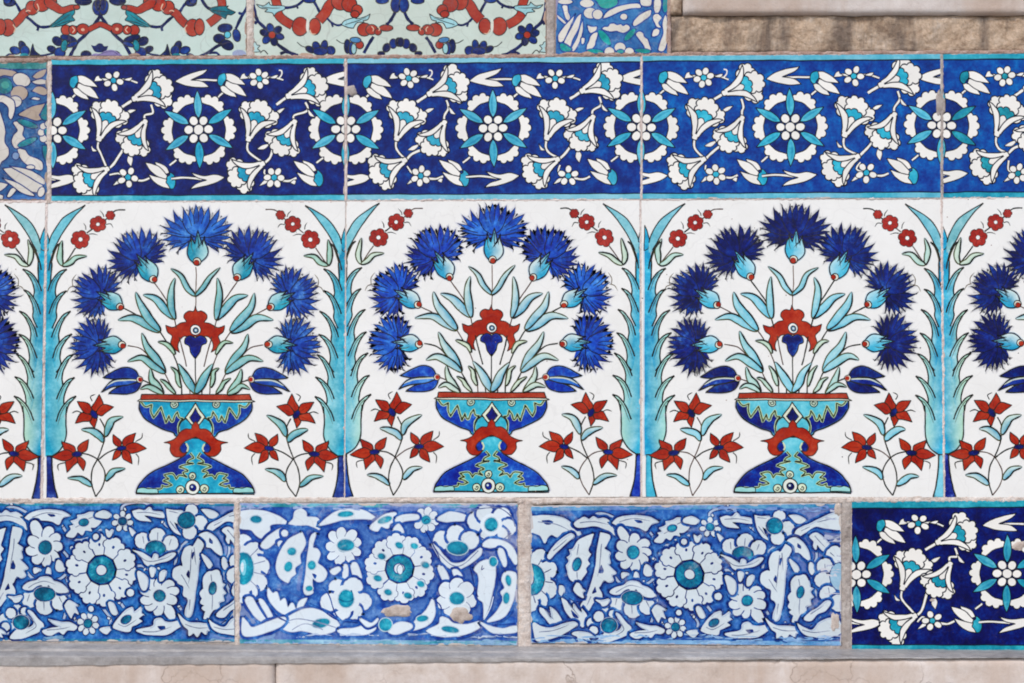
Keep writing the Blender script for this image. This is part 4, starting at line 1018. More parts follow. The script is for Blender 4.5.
def old_tile(a, S):
    Wh, bgc, dk, te, tw = S['white'], S['bg'], S['dark'], S['teal'], S['w']
    blur = S['blur']; inn = mix(Wh, bgc, .35)
    ex = S['grow']
    def blob(d, c=None, w=None, g=None):
        w = w or tw; g = ex if g is None else g
        a.stroke(d, g + w * 2 + 3.4 * blur, mix(a.bg, dk, .28), True, dense=True); a.stroke(d, g + w * 2 + 1.5 * blur, mix(a.bg, dk, .62), True, dense=True)
        a.stroke(d, g + w * 2, dk, True, dense=True)
        a.fill(d, c or Wh)
        if blur > 1.2: a.stroke(d, g + .9, mix(Wh, dk, .45), True, dense=True)
        a.stroke(d, g, c or (mix(Wh, a.bg, .14 * blur)), True, dense=True)
        a.fill([(p[0] * .9999, p[1]) for p in d], c or Wh)
    def sh(pts, c=None, w=None):
        d = catmull(pts, True, 6); blob(d, c, w)
        if blur < 1.2:      # soft blue wash gathered along one side of the reserve
            h_ = d[len(d) // 8: len(d) // 2]
            if len(h_) > 4: a.stroke([(p[0] + .8, p[1] + .6) for p in h_], 1.1, mix(Wh, a.bg, .30), dense=True, taper=.4)
    def hole(pts): a.shape(pts, dk, dk, .6)
    def tel(x, y, rx, ry, rot=0, c=None, w=None):
        a.ell(x, y, rx + 1.0, ry + 1.0, rot, mix(Wh, te, .35), None); a.ell(x, y, rx, ry, rot, c or te, dk if blur < 1.2 else None, .9, cin=mix(c or te, rgb(40, 170, 190), S['glow']))
    def daisy(c, R, n, ph, tail=None, k=.27):
        a.ell(c[0], c[1], R * .72, None, 0, dk)
        ds = []
        for i in range(n):
            t = ph + 2 * math.pi * i / n + a.rnd.uniform(-.08, .08); r = R * a.rnd.uniform(.92, 1.06)
            if tail is not None and i == tail: r = R * 1.42
            ux, uy = math.cos(t), math.sin(t); w = R * k * a.rnd.uniform(.9, 1.1)
            q = lambda u, v: (c[0] + u * ux - v * uy, c[1] + u * uy + v * ux)
            d = catmull([q(R * .2, w * .5), q(r * .6, w), q(r * .92, w * .7), q(r, 0), q(r * .9, -w * .7), q(r * .6, -w), q(R * .2, -w * .5)], True); ds.append(d)
            a.stroke(d, tw * 2 + 2.4 * blur, mix(a.bg, dk, .4), True, dense=True); a.stroke(d, tw * 2.4, dk, True, dense=True)
        for d in ds: a.fill(d, Wh); a.stroke(d, tw * .6, dk, True, dense=True)
        a.ell(c[0], c[1], R * .52, None, 0, Wh)
        tel(c[0], c[1], R * .28, R * .27)
    def rose10(c, R):
        a.ell(c[0], c[1], R * .86, None, 0, dk)
        ds = []
        for i in range(10):
            t = 2 * math.pi * (i + .3) / 10 + a.rnd.uniform(-.05, .05); ux, uy = math.cos(t), math.sin(t)
            q = lambda u, v, ux=ux, uy=uy: (c[0] + u * ux - v * uy, c[1] + u * uy + v * ux)
            W2 = R * .29
            d = [q(R * .42, -W2 * .5), q(R * .42, W2 * .5)] + scal([q(R * .62, W2 * .74), q(R * .80, W2 * .98), q(R * .95, W2 * .48), q(R * .97, -W2 * .42), q(R * .82, -W2 * .96), q(R * .62, -W2 * .74)], .34, False, 5)
            a.stroke(d, tw * 2 + 2.4 * blur, mix(a.bg, dk, .4), True, dense=True); a.stroke(d, tw * 2.4, dk, True, dense=True); ds.append((d, q, t))
        for d, q, t in ds:
            a.fill(d, Wh); a.stroke(d, tw * .7, dk, True, dense=True)
            if S['dots']: p = q(R * .74, 0); a.ell(p[0], p[1], 2.1, 1.7, math.degrees(t), S['teal2'], None); a.ell(p[0], p[1], 1.0, .9, 0, dk, None)
            else: p = q(R * .73, 0); a.ell(p[0], p[1], 1.7, 1.2, math.degrees(t), dk, None)
        if blur > 1.2:
            for i in range(8):
                t = 2 * math.pi * i / 8; a.ell(c[0] + R * .26 * math.cos(t), c[1] + R * .26 * math.sin(t), R * .15, None, 0, te, None)
        a.ell(c[0], c[1], R * .40, None, 0, te, dk, 1.2, cin=mix(te, rgb(40, 160, 170), S['glow'])); 
        for i in range(9):
            t = 2 * math.pi * i / 9; a.stroke([(c[0] + R * .22 * math.cos(t), c[1] + R * .22 * math.sin(t)), (c[0] + R * .37 * math.cos(t), c[1] + R * .37 * math.sin(t))], .5, mix(te, dk, .6))
        a.ell(c[0], c[1], R * .155, None, 0, Wh, dk, 1.0)
    def ring(c, R, n, rc, w=.30, cc=None):
        a.ell(c[0], c[1], R * .8, None, 0, dk)
        for i in range(n):
            t = 2 * math.pi * i / n + .2; a.ell(c[0] + R * .72 * math.cos(t), c[1] + R * .72 * math.sin(t), R * w * 1.05, R * w * .92, math.degrees(t), Wh, dk, tw * .6, n=12)
        tel(c[0], c[1], rc, rc, 0, cc)
    def circ(c, txt):
        for w in txt.split():
            x, y, r = map(float, w.split(',')); p = c.p(x, y); rr = r / c.s
            ph = a.rnd.uniform(0, 6)
            blob(scal([(p[0] + rr * .92 * math.cos(ph + i * math.pi * .4), p[1] + rr * .92 * math.sin(ph + i * math.pi * .4)) for i in range(5)], .22, n=5), None, tw * .8, .5)
    k = Kc; l = Lc
    if not S.get('alt'):
        vc = mix(a.bg, Wh, .62)
        for c_, t in ((k, '250,150 330,60 470,130 560,300 600,440 560,600'), (k, '130,300 150,400 230,470 330,440'), (k, '380,300 440,380 560,380 620,300'), (k, '560,130 620,200 700,190 748,160'), (k, '590,460 620,560 700,600'),
                      (k, '150,560 260,600 360,510 420,470'), (k, '560,240 600,290 590,360'), (l, '160,150 110,60 220,40 330,150 470,160'), (l, '140,330 200,320 260,350 300,340'), (l, '170,250 160,330 190,400'), (l, '380,520 330,420 390,330'),
                      (l, '450,560 500,600 600,560 640,440'), (l, '200,620 100,480 60,470'), (l, '590,140 600,260 570,330 600,440'), (l, '20,500 60,560 40,620'), (l, '350,330 370,250 420,200')):
            d = catmull(c_(t), False, 8)
            a.stroke(d, 4.4, dk, dense=True); a.stroke(d, 2.3, vc, dense=True)
            for q_ in range(3, len(d) - 3, 6):      # buds along the vine
                x_, y_ = d[q_]; r_ = a.rnd.choice((-1, 1)) * 3.0; a.ell(x_ + r_ * .6, y_ + r_, 2.0, 1.5, a.rnd.uniform(0, 180), Wh, dk, 1.0, n=10)
    if S.get('alt'): alt_pattern(a, S, sh, circ, tel, daisy, rose10, ring, blob, Wh, dk, te)
    if S.get('alt'): k = crop(-5000, 0, 4.5); l = k
    # -------- left part
    circ(k, '22,262,40 70,262,40 104,318,42 106,405,42 62,458,42 22,470,40'); a.ell(*k.p(30, 360), 19, 21, 0, Wh)
    for t in (-60, -25, 8, 42, 75):
        c = k.p(20, 360); u = math.radians(t); a.stroke([(c[0] + 15 * math.cos(u), c[1] + 15 * math.sin(u)), (c[0] + 24 * math.cos(u), c[1] + 24 * math.sin(u))], .9, dk)
    c = k.p(34, 360); tel(c[0], c[1], 12, 15.5); a.ell(k.p(14, 360)[0], c[1], 6, 6.5, 0, Wh, dk, 1)
    sh(k('20,82 60,74 110,72 170,82 218,108 244,140 254,172! 228,152 196,140 168,150 148,170 122,158 104,172 90,194 70,162 40,150 20,142'))
    hole(k('78,96! 110,94 130,102! 118,112 98,112'))
    sh(k('104,246 150,190 205,152 218,166 185,196 140,240 112,266'))
    sh(k('312,152! 276,166 238,186 216,222 200,226! 206,248 190,262! 200,280 188,300! 196,326 198,344 214,368 246,378 268,350 280,330! 276,312 292,290! 284,270 300,246! 288,228 300,196'))
    p = k.p(237, 292); tel(p[0], p[1], 4.0, 7.2, 12)
    sh(k('226,106 250,88 270,78 290,86 310,74 330,84 360,82 386,98! 372,102 398,126 408,162! 372,134 320,116 262,124 236,122'))
    sh(k('398,106! 428,84 500,70 566,76 606,96! 582,102 566,118 552,138 520,124 470,118 430,120')); hole(k('500,90! 530,92 536,100! 516,102'))
    sh(k('346,146! 386,162 372,206 362,222 384,240 378,256 384,284 374,292 398,316 408,330 390,340 398,362 378,372 358,366 344,392 338,402 352,430 346,458 320,462 304,478 286,504 270,494 254,478 286,430 304,380 318,310 332,220'))
    hole(k('346,296! 356,320 352,334! 334,330')); hole(k('322,398! 328,420! 308,426'))
    sh(k('236,378! 250,384 258,402 272,412! 260,420 266,444 242,432 222,408'))
    sh(k('158,388! 172,390 176,412 166,434! 156,420'), w=.9)
    daisy(k.p(490, 235), 20.0, 9, -2.05, 0)
    tel(*k.p(492, 237), 6.6, 6.6)
    sh(k('590,186 610,160 604,146! 622,140 610,124! 640,112 640,96! 672,90 700,80 738,92 746,124 722,148 700,150 704,166! 676,160 660,180 640,170 622,192'))
    p = k.p(668, 127); tel(p[0], p[1], 4.8, 3.6, -10)
    sh(k('440,330 470,334 450,352 440,352'), w=.9); sh(k('500,330 512,334 514,366 496,366'), w=.9); sh(k('546,300 562,300 580,330 574,344 552,346 540,330'), w=.9)
    circ(k, '422,468,36 490,496,42 556,484,36')
    sh(k('388,416 412,396 450,386 468,372 490,368 514,372 530,388 566,402 594,432 580,442 548,440 520,418 506,404 490,418 474,404 452,410 430,428 402,428'))
    p = k.p(488, 446); tel(p[0], p[1], 10.5, 7.0)
    sh(k('168,444! 190,460 204,480 220,494 222,472! 242,500 262,510 258,492! 282,526 272,560 262,576 236,552 206,530 184,500'))
    hole(k('212,500! 240,526 244,536! 222,528'))
    sh(k('68,488! 88,498 112,536 122,530 116,488! 142,510 166,548 150,562 116,566 92,538 70,510'))
    sh(k('36,560 70,576 120,582 180,562 222,552 236,566 206,588 160,616 110,634 60,642 40,620'))
    circ(k, '306,560,24 334,604,28 312,592,18 366,518,26 336,532,22 398,520,16')
    sh(k('330,640 372,600 420,598 440,570 412,520 428,522 456,556 482,580 476,606 430,630 380,645'))
    p = k.p(382, 572); tel(p[0], p[1], 7.8, 7.2)
    sh(k('212,608 240,598 290,604 310,622! 290,622 296,640! 262,632 244,640 238,622'), w=1)
    sh(k('322,456 350,458 382,452 378,474 356,484 342,470'), w=.9)
    sh(k('576,500! 600,476 640,498! 622,500 640,540! 620,530 606,556! 590,530'), w=1)
    sh(k('480,610 520,598 556,592 528,578 506,558! 560,572 600,574 632,590 620,606 590,606 570,624 550,614 520,628 496,626'))
    ring(k.p(685, 578), 11.4, 8, 4.4)
    circ(k, '618,242,9'); 
    # -------- centre
    rose10(k.p(748, 340), 34.5)
    circ(k, '722,190,12 700,512,12')
    sh(l('0,84 30,76 60,90 50,110 14,108 -8,100'), w=1)
    ring(l.p(115, 122), 10.6, 7, 4.2, cc=mix(te, dk, .5))
    sh(l('40,160 56,168 72,160 66,184 54,194 44,184'), w=.9); sh(l('146,150 170,170 178,192 160,188'), w=.9)
    circ(l, '152,440,16'); sh(l('52,488 70,486 90,530 82,540 66,530'), w=1); sh(l('10,600 40,592 70,596 56,610 40,624 20,614'), w=.9)
    sh(l('160,76! 190,70 216,74 236,58 250,74 296,82 306,98 296,106 240,98 214,98 244,124! 196,118 172,104'))
    sh(l('314,66! 344,72 384,74 396,90 378,100 360,102! 372,122 364,130 346,120! 362,156 382,184! 350,166 326,130 318,100'))
    circ(l, '430,76,28 468,130,32 420,172,30'); p = l.p(406, 118); tel(p[0], p[1], 8.6, 8.0)
    sh(l('474,70! 510,68 546,86 536,104 508,104'), w=1.1)
    sh(l('500,158 512,134 560,110 620,80 680,56 712,60 712,130 640,128 592,120 548,146 516,166'))
    circ(l, '206,210,36 274,190,38 334,218,34')
    p = l.p(264, 244); tel(p[0], p[1], 10.5, 7.6)
    sh(l('158,250! 200,262 226,276 248,288 258,268 272,270 276,290 300,280 330,264 356,264 340,286 310,300 270,308 240,322 216,310 204,290 184,266'))
    sh(l('568,162 600,148 640,180 664,214 650,236 628,228 604,200 598,222 586,206 588,186')); 
    sh(l('462,186 500,170 536,192 558,230 566,272 544,262 520,240 500,236 484,218')); hole(l('512,196! 526,210 526,222! 512,214'))
    sh(l('456,200! 482,224 470,262 456,330 446,420 440,482 426,540 404,546 402,520 414,480 408,462 390,448 392,412 368,398 344,372 346,336 372,322 388,322 384,282 396,244 420,232 434,236'))
    hole(l('428,268! 442,262 434,296!')); hole(l('414,342! 420,360 416,376! 404,362'))
    sh(l('476,268 500,286 518,316 506,332 490,306'), w=1); sh(l('566,290 578,284 590,316 580,336 568,320'), w=1)
    sh(l('500,350 520,346 546,340 560,366 566,394 578,400! 566,416 580,440! 566,450 570,474! 548,484 552,510! 524,520 506,552! 486,556 494,526! 478,512 490,500! 472,486 480,466! 470,440 484,420! 482,376'))
    p = l.p(525, 420); tel(p[0], p[1], 3.6, 6.2, 8)
    daisy(l.p(282, 455), 19.6, 10, 1.0, 0)
    sh(l('182,350 200,348 226,374 226,420 210,428 196,404'), w=1.1); sh(l('240,330 262,330 258,364 246,368'), w=.9); sh(l('286,350 310,340 302,380 284,388'), w=.9)
    circ(l, '682,250,40 636,300,34 626,364,36 648,430,38 700,470,40'); a.ell(*l.p(700, 350), 9, 14, 0, S['patch'], dk, .8)
    sh(l('72,590 96,556 130,520 160,506! 168,528 200,506! 198,530 212,540! 190,556 204,568! 180,580 160,590 150,612 110,610 84,602'))
    p = l.p(132, 560); tel(p[0], p[1], 5.6, 3.6, -30, mix(te, dk, .3))
    sh(l('182,606 220,598 254,588 262,562 288,554 306,568 340,572 382,564 396,576 362,600 318,624 262,628 214,622')); hole(l('276,590! 306,588 310,600! 290,604'))
    sh(l('366,536! 392,558 420,572 470,576 520,580 526,598 500,606 494,624 472,612 456,634 438,618 418,630 414,604 392,584'))
    sh(l('508,560! 540,580 580,592 610,560 660,540 700,550 708,604 650,626 600,624 556,616 526,596'))
    sh(l('540,540 570,510 600,492 640,460 662,470 640,504 604,520 574,548'))
    for c, t in ((k, '60,100 140,112 210,140'), (k, '250,104 310,96 380,112'), (k, '130,230 190,178'), (k, '430,104 500,84 570,92'), (k, '242,200 236,250'), (k, '238,330 240,360'), (k, '350,200 344,260 330,350'), (k, '300,440 280,480'),
                 (k, '414,420 450,398 488,388 540,404'), (k, '484,480 486,520'), (k, '418,450 410,480'), (k, '552,460 566,490'), (k, '200,470 250,530'), (k, '60,600 130,594 200,566'), (k, '410,540 450,590 400,625'), (k, '96,500 130,545'),
                 (k, '500,606 560,602 600,592'), (k, '630,150 650,140'), (k, '690,110 720,100'), (l, '180,84 240,84 290,94'), (l, '326,76 370,84'), (l, '330,120 366,164'), (l, '600,100 690,80'), (l, '530,140 570,120'), (l, '180,268 230,300 300,290 340,270'),
                 (l, '206,190 210,225'), (l, '274,172 272,215'), (l, '336,200 326,228'), (l, '430,250 424,330 414,400'), (l, '440,240 450,320'), (l, '380,360 420,420'), (l, '424,470 420,520'), (l, '516,360 522,396'), (l, '524,450 520,520'), (l, '590,160 640,214'),
                 (l, '96,580 130,590 180,560'), (l, '210,612 270,612 340,590'), (l, '400,580 450,596 510,594'), (l, '530,590 590,604 660,596'), (l, '570,520 630,480'), (l, '636,290 640,320'), (l, '650,400 656,440'), (l, '660,240 680,260')):
        a.stroke(c(t), .9, mix(dk, Wh, .45 if blur > 1.2 else .25), taper=.5)
    # worn and scratched borders
    q = a.quad
    a.xf = lambda p: p
    for e, (v0, n, col) in enumerate(S['worn']):
        for i in range(n):
            u = a.rnd.random(); v = v0 + a.rnd.gauss(0, .012)
            if e >= len(S['worn']) - S.get('side', 0): v, u = a.rnd.random(), v0 + a.rnd.gauss(0, .012)
            x, y = a.at(u, v); L = a.rnd.uniform(3, 13); t = a.rnd.uniform(.5, 1.7)
            pts = [(x + L * (j / 5 - .5) * 2, y + a.rnd.uniform(-t, t)) for j in range(6)] + [(x + L * (.5 - j / 5) * 2, y + t + a.rnd.uniform(-t, t) * .7) for j in range(6)]
            c = mix(col, a.bg, a.rnd.uniform(0, .45)); d = catmull(pts, True, 3)
            a.poly([a.tr(p) for p in d], [c] * len(d))

def old_bands(a, S):
    n = (q := a.quad)
    h = q[3][1] - q[0][1]
    strip(a, 0, S['tb'][0] / h, S['tb'][2], S['dark'], False, c2=S['tb'][3]); strip(a, 1 - S['tb'][1] / h, 1, S['tb'][4], S['dark'], False, c2=S['tb'][5])

GL_O = [glaze('flower_tile_glaze', 1.5, (.08, .14, .12)[k], rough=(.10, .2, .16)[k], grime=(.08, .14, .12)[k], seed=20 + k, worn=(.14, .38, .30)[k]) for k in range(3)]
oldW = rgb(200, 210, 214)
olds = [
    (quadP(-70, 234.6, 503.0, 503.6, 640.6, 641.6), 31, -587.4, -4.6, 1.02,
     dict(white=oldW, bg=rgb(24, 98, 172), dark=rgb(0, 30, 98), teal=rgb(0, 92, 122), teal2=rgb(16, 110, 140), w=1.5, grow=.7, blur=.8, glow=.15, dots=False, patch=rgb(170, 200, 215), glare_wear=[(206, 240, 500, 645, rgb(112, 134, 186))],
          tb=(2.6, 2.4, rgb(0, 110, 130), rgb(30, 120, 160), rgb(20, 120, 140), rgb(40, 110, 160)), worn=[(.99, 16, rgb(110, 150, 180))]),
     'sharp glossy blue and white flower tile in the lower left corner, least worn', (rgb(24, 98, 172), rgb(44, 106, 178))),
    (quadP(239.6, 517.4, 503.2, 504.2, 643.4, 645.2), 32, -289.6, -4.8, .98,
     dict(alt=True, white=rgb(212, 222, 228), bg=rgb(32, 88, 172), dark=rgb(6, 48, 130), teal=rgb(0, 128, 158), teal2=rgb(16, 140, 170), w=.9, grow=.9, blur=1.35, glow=.6, dots=False, patch=rgb(150, 200, 215), glare_wear=[(430, 520, 500, 560, rgb(104, 124, 180)), (300, 236, 600, 650, rgb(110, 130, 176))],
          tb=(3.6, 4.2, rgb(0, 130, 140), rgb(110, 180, 205), rgb(10, 130, 150), rgb(150, 195, 215)), worn=[(.985, 46, rgb(140, 180, 205)), (.02, 30, rgb(150, 170, 205)), (.93, 14, rgb(190, 205, 220))]),
     'blurred worn blue and white flower tile with beige plaster patches below its big rosette', (rgb(46, 102, 176), rgb(70, 106, 172))),
    (quadP(531.0, 841.0, 506.8, 503.8, 642.8, 645.6), 33, 0, 0, 1.0,
     dict(white=oldW, bg=rgb(34, 98, 174), dark=rgb(0, 34, 108), teal=rgb(0, 104, 138), teal2=rgb(16, 110, 140), w=1.7, grow=.7, blur=1.0, glow=.25, dots=False, patch=rgb(140, 178, 200), glare_wear=[(780, 845, 500, 650, rgb(104, 118, 172))],
          tb=(4.0, 4.0, rgb(40, 120, 165), rgb(100, 160, 200), rgb(90, 150, 195), rgb(150, 190, 220)), worn=[(.985, 60, rgb(140, 180, 212)), (.02, 34, rgb(120, 150, 200)), (.95, 26, rgb(150, 185, 215)), (.985, 18, rgb(200, 200, 205))], side=1),
     'worn blue and white flower tile with pale scraped lower edge, beside the navy corner tile', (rgb(34, 98, 174), rgb(50, 100, 174))),
]
old_objs = []
for k, (q, seed, dx, dy, sy, S, label, cc) in enumerate(olds):
    a = Art(q, seed, (.8, .8, .8)[k]); a.full(*cc); a.bg = S['bg']
    a.xf = (lambda dx=dx, dy=dy, sy=sy: (lambda p: (p[0] + dx, 575 + (p[1] - 575) * sy + dy)))()
    for j in range(90):
        x, y = a.at(a.rnd.random(), a.rnd.uniform(.04, .96)); r = a.rnd.uniform(4, 10); n = 12
        pts = [(x + r * math.cos(t), y + r * .7 * math.sin(t)) for t in [2 * math.pi * i / n for i in range(n)]] + [(x, y)]
        a.low = True
        a.add(pts, [a.bg] * n + [mix(a.bg, rgb(80, 140, 215) if a.rnd.random() < .5 else S['dark'], a.rnd.uniform(.1, .45))], [(i, (i + 1) % n, n) for i in range(n)])
        a.low = False
    a.boxes[1].append((-1e9, 1e9, -1e9, 1e9, 40))
    for x0, x1, y0, y1, fc in S['glare_wear']:  # lavender gradients: glare on the glaze, with wear, painted into the ground colour
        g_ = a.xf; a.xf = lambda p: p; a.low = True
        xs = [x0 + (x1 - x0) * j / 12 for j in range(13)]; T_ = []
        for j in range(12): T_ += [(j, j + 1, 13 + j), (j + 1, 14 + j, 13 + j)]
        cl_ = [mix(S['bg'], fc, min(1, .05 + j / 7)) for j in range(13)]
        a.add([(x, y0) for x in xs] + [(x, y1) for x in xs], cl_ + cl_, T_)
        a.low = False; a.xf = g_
    f = a.xf
    old_bands(a, S); a.xf = f
    old_tile(a, S); edge_wear(a, 90, [rgb(186, 180, 178), rgb(170, 170, 186), rgb(196, 184, 174)], .6, 2.2)
    t_ = make_tile('flower_tile', a, GL_O[k], rgb(176, 176, 180), label, 'old blue and white flower tiles of the lowest row', push=(.0003, .0, -.0001)[k])
    old_objs.append(t_)
chip(old_objs[1], 397, 611, 16, 6, 1.3, h=.0007); chip(old_objs[1], 461, 616, 10, 8, 2.6, h=.0007); None
chip(old_objs[2], 835, 622, 5, 10, 7.7, h=.0006); chip(old_objs[2], 838, 510, 4, 6, 2.9, h=.0006)

# =================================================================== TOP ROW: CLOUD BAND TILES AND FRAGMENTS
M1 = crop(0, 0, 7.877); M2 = crop(120, 0, 7.877); M3 = crop(245, 0, 6.606); M4 = crop(395, 0, 6.606); M5 = crop(545, 0, 7.877)
NV = rgb(2, 16, 72); NV2 = rgb(4, 38, 112); BR = rgb(160, 42, 20); KK = rgb(20, 22, 24, .2); TL = rgb(10, 118, 132)
GL_C = [glaze('cloud_tile_glaze', 1.0, .25, rough=.14, grime=.30, seed=40 + k, worn=(.12, .10, .3)[k]) for k in range(3)]
def rband(a, pts, w0, w1=None, col=BR):
    w1 = w1 or w0; d = catmull(pts, False, 8); n = len(d)
    ws = [(w0 + (w1 - w0) * i / (n - 1)) * .5 for i in range(n)]
    a.ribbon(d, [x + .8 for x in ws], [x + .8 for x in ws], KK, KK); a.ribbon(d, ws, ws, col, col)
def rb(a, c, x, y, rx, ry=None, rot=0, col=BR, ink=KK):
    p = c.p(x, y); a.ell(p[0], p[1], rx / c.s, (ry or rx) / c.s, rot, col, ink, 1.0)
def cream_line(a, pts): a.stroke(pts, 1.0, rgb(216, 180, 150), taper=.3)
def nleaf(a, pts, c, vein=None):
    a.shape(pts, c, KK, .9)
    for v in (vein or []): a.stroke(v, .8, KK, taper=.4)

def tile_1a(a):
    f0 = a.xf
    for s in (0, 1):
        a.xf = f0 if s == 0 else (lambda p: (200.6 - p[0], p[1]))
        a.stroke(M1('60,-30 96,10 130,40 172,104 236,150 300,204 350,214 396,208'), 2.9, NV); a.stroke(M1('292,198 304,222 298,244'), 2.6, NV)
        rb(a, M1, 78, 22, 46, 30, 0, NV); rb(a, M1, 60, 4, 30, 30, 0, NV2)
        nleaf(a, M1('384,212! 420,182 470,140 520,104 588,78! 590,106 574,130 592,158 560,172 500,200 440,214'), TL, [M1('400,206 470,172 560,110'), M1('430,208 500,180 570,160')])
        rband(a, M1('110,196 160,150 190,110 232,84'), 7.4); rb(a, M1, 62, 218, 60, 68); rb(a, M1, 6, 212, 40, 64)
        cream_line(a, M1('104,196 122,224 108,262')); 
        rb(a, M1, 256, 62, 52, 58); rb(a, M1, 330, 36, 62, 56); rb(a, M1, 400, 10, 50, 46)
        rband(a, M1('380,20 430,50 490,82 560,62 618,56'), 9, 3.4); rb(a, M1, 604, 58, 24, 18)
        cream_line(a, M1('296,30 310,70 290,96')); cream_line(a, M1('206,92 226,84 246,92'))
        # navy stems behind the red chain
        a.stroke(M1('800,110 748,186 668,280 610,334 572,400 548,446'), 3.4, NV); rb(a, M1, 764, 62, 36, 60, -8, NV2); rb(a, M1, 772, 40, 22, 46, 0, NV)
        rb(a, M1, 655, 8, 66, 34, 0, NV)
        rband(a, M1('500,232 560,226 640,228'), 4.5); rb(a, M1, 520, 240, 40, 42); rb(a, M1, 576, 238, 34, 38); rb(a, M1, 655, 228, 50, 44)
        rband(a, M1('700,232 740,212 796,190'), 4.6); a.ell(*M1.p(655, 232), 1.8, 1.5, 0, rgb(216, 170, 140), None); cream_line(a, M1('570,214 588,236 570,262'))
        # lower flowers
        a.stroke(M1('46,448 76,428 110,436'), 1.6, NV); a.stroke(M1('230,440 300,446 380,430 440,412'), 2.0, NV)
        rb(a, M1, 120, 398, 42, 30, 20, NV2); rb(a, M1, 178, 366, 28, 46, -25, NV); rb(a, M1, 196, 402, 36, 44, -10, NV2); a.ell(*M1.p(190, 440), 4.4, 2.6, 0, TL, None)
        nleaf(a, M1('236,440! 246,390 260,346! 276,400 320,440!'), NV)
        rb(a, M1, 408, 388, 36, 24, 20, NV); rb(a, M1, 452, 326, 42, 32, 35, NV); rb(a, M1, 540, 308, 66, 26, 18, NV); rb(a, M1, 470, 414, 44, 40, 0, NV2)
        rb(a, M1, 506, 360, 26, 46, 10, TL); rb(a, M1, 568, 352, 46, 18, -20, NV2)
        rb(a, M1, 676, 432, 42, 30, 0, NV); 
    a.xf = f0
    a.shape(M1('716,356! 748,362 776,342 806,344 822,362 854,360! 838,396 800,410 752,408 732,388'), NV, None)
    a.shape(M1('716,452 744,422 790,420 830,398 880,392 926,410 950,452'), rgb(132, 120, 168), None)
    a.stroke(M1('760,440 820,412 890,404 930,430'), .8, rgb(80, 70, 120))
    # right end
    a.stroke(M2('640,-10 680,50 724,76'), 3.2, NV); a.stroke(M2('1004,-10 1000,60 960,130 912,226'), 3.0, NV); a.stroke(M2('980,100 950,110 940,96'), 2.4, NV)
    rband(a, M2('790,-40 806,20 806,60'), 7.5); rband(a, M2('700,190 740,160 786,120'), 7.4)
    nleaf(a, M2('700,70! 760,50 860,50! 850,66 914,98! 880,120 850,118 834,150! 780,120 730,96'), rgb(6, 96, 110), [M2('730,80 800,90 880,98')])
    a.stroke(M2('630,446 700,410 760,370 800,350'), 3.2, NV); a.stroke(M2('700,420 760,416 790,446'), 2.4, NV)
    for x, y, rx, ry, rt in ((826, 222, 58, 34, -8), (918, 280, 30, 52, -12), (782, 306, 46, 36, 10), (846, 356, 54, 36, 30)): rb(a, M2, x, y, rx, ry, rt, NV2 if x > 900 else NV)
    rb(a, M2, 846, 276, 26, 28, 0, rgb(70, 170, 190)); a.ell(*M2.p(940, 426), 7, 4, 0, rgb(150, 160, 190), None)

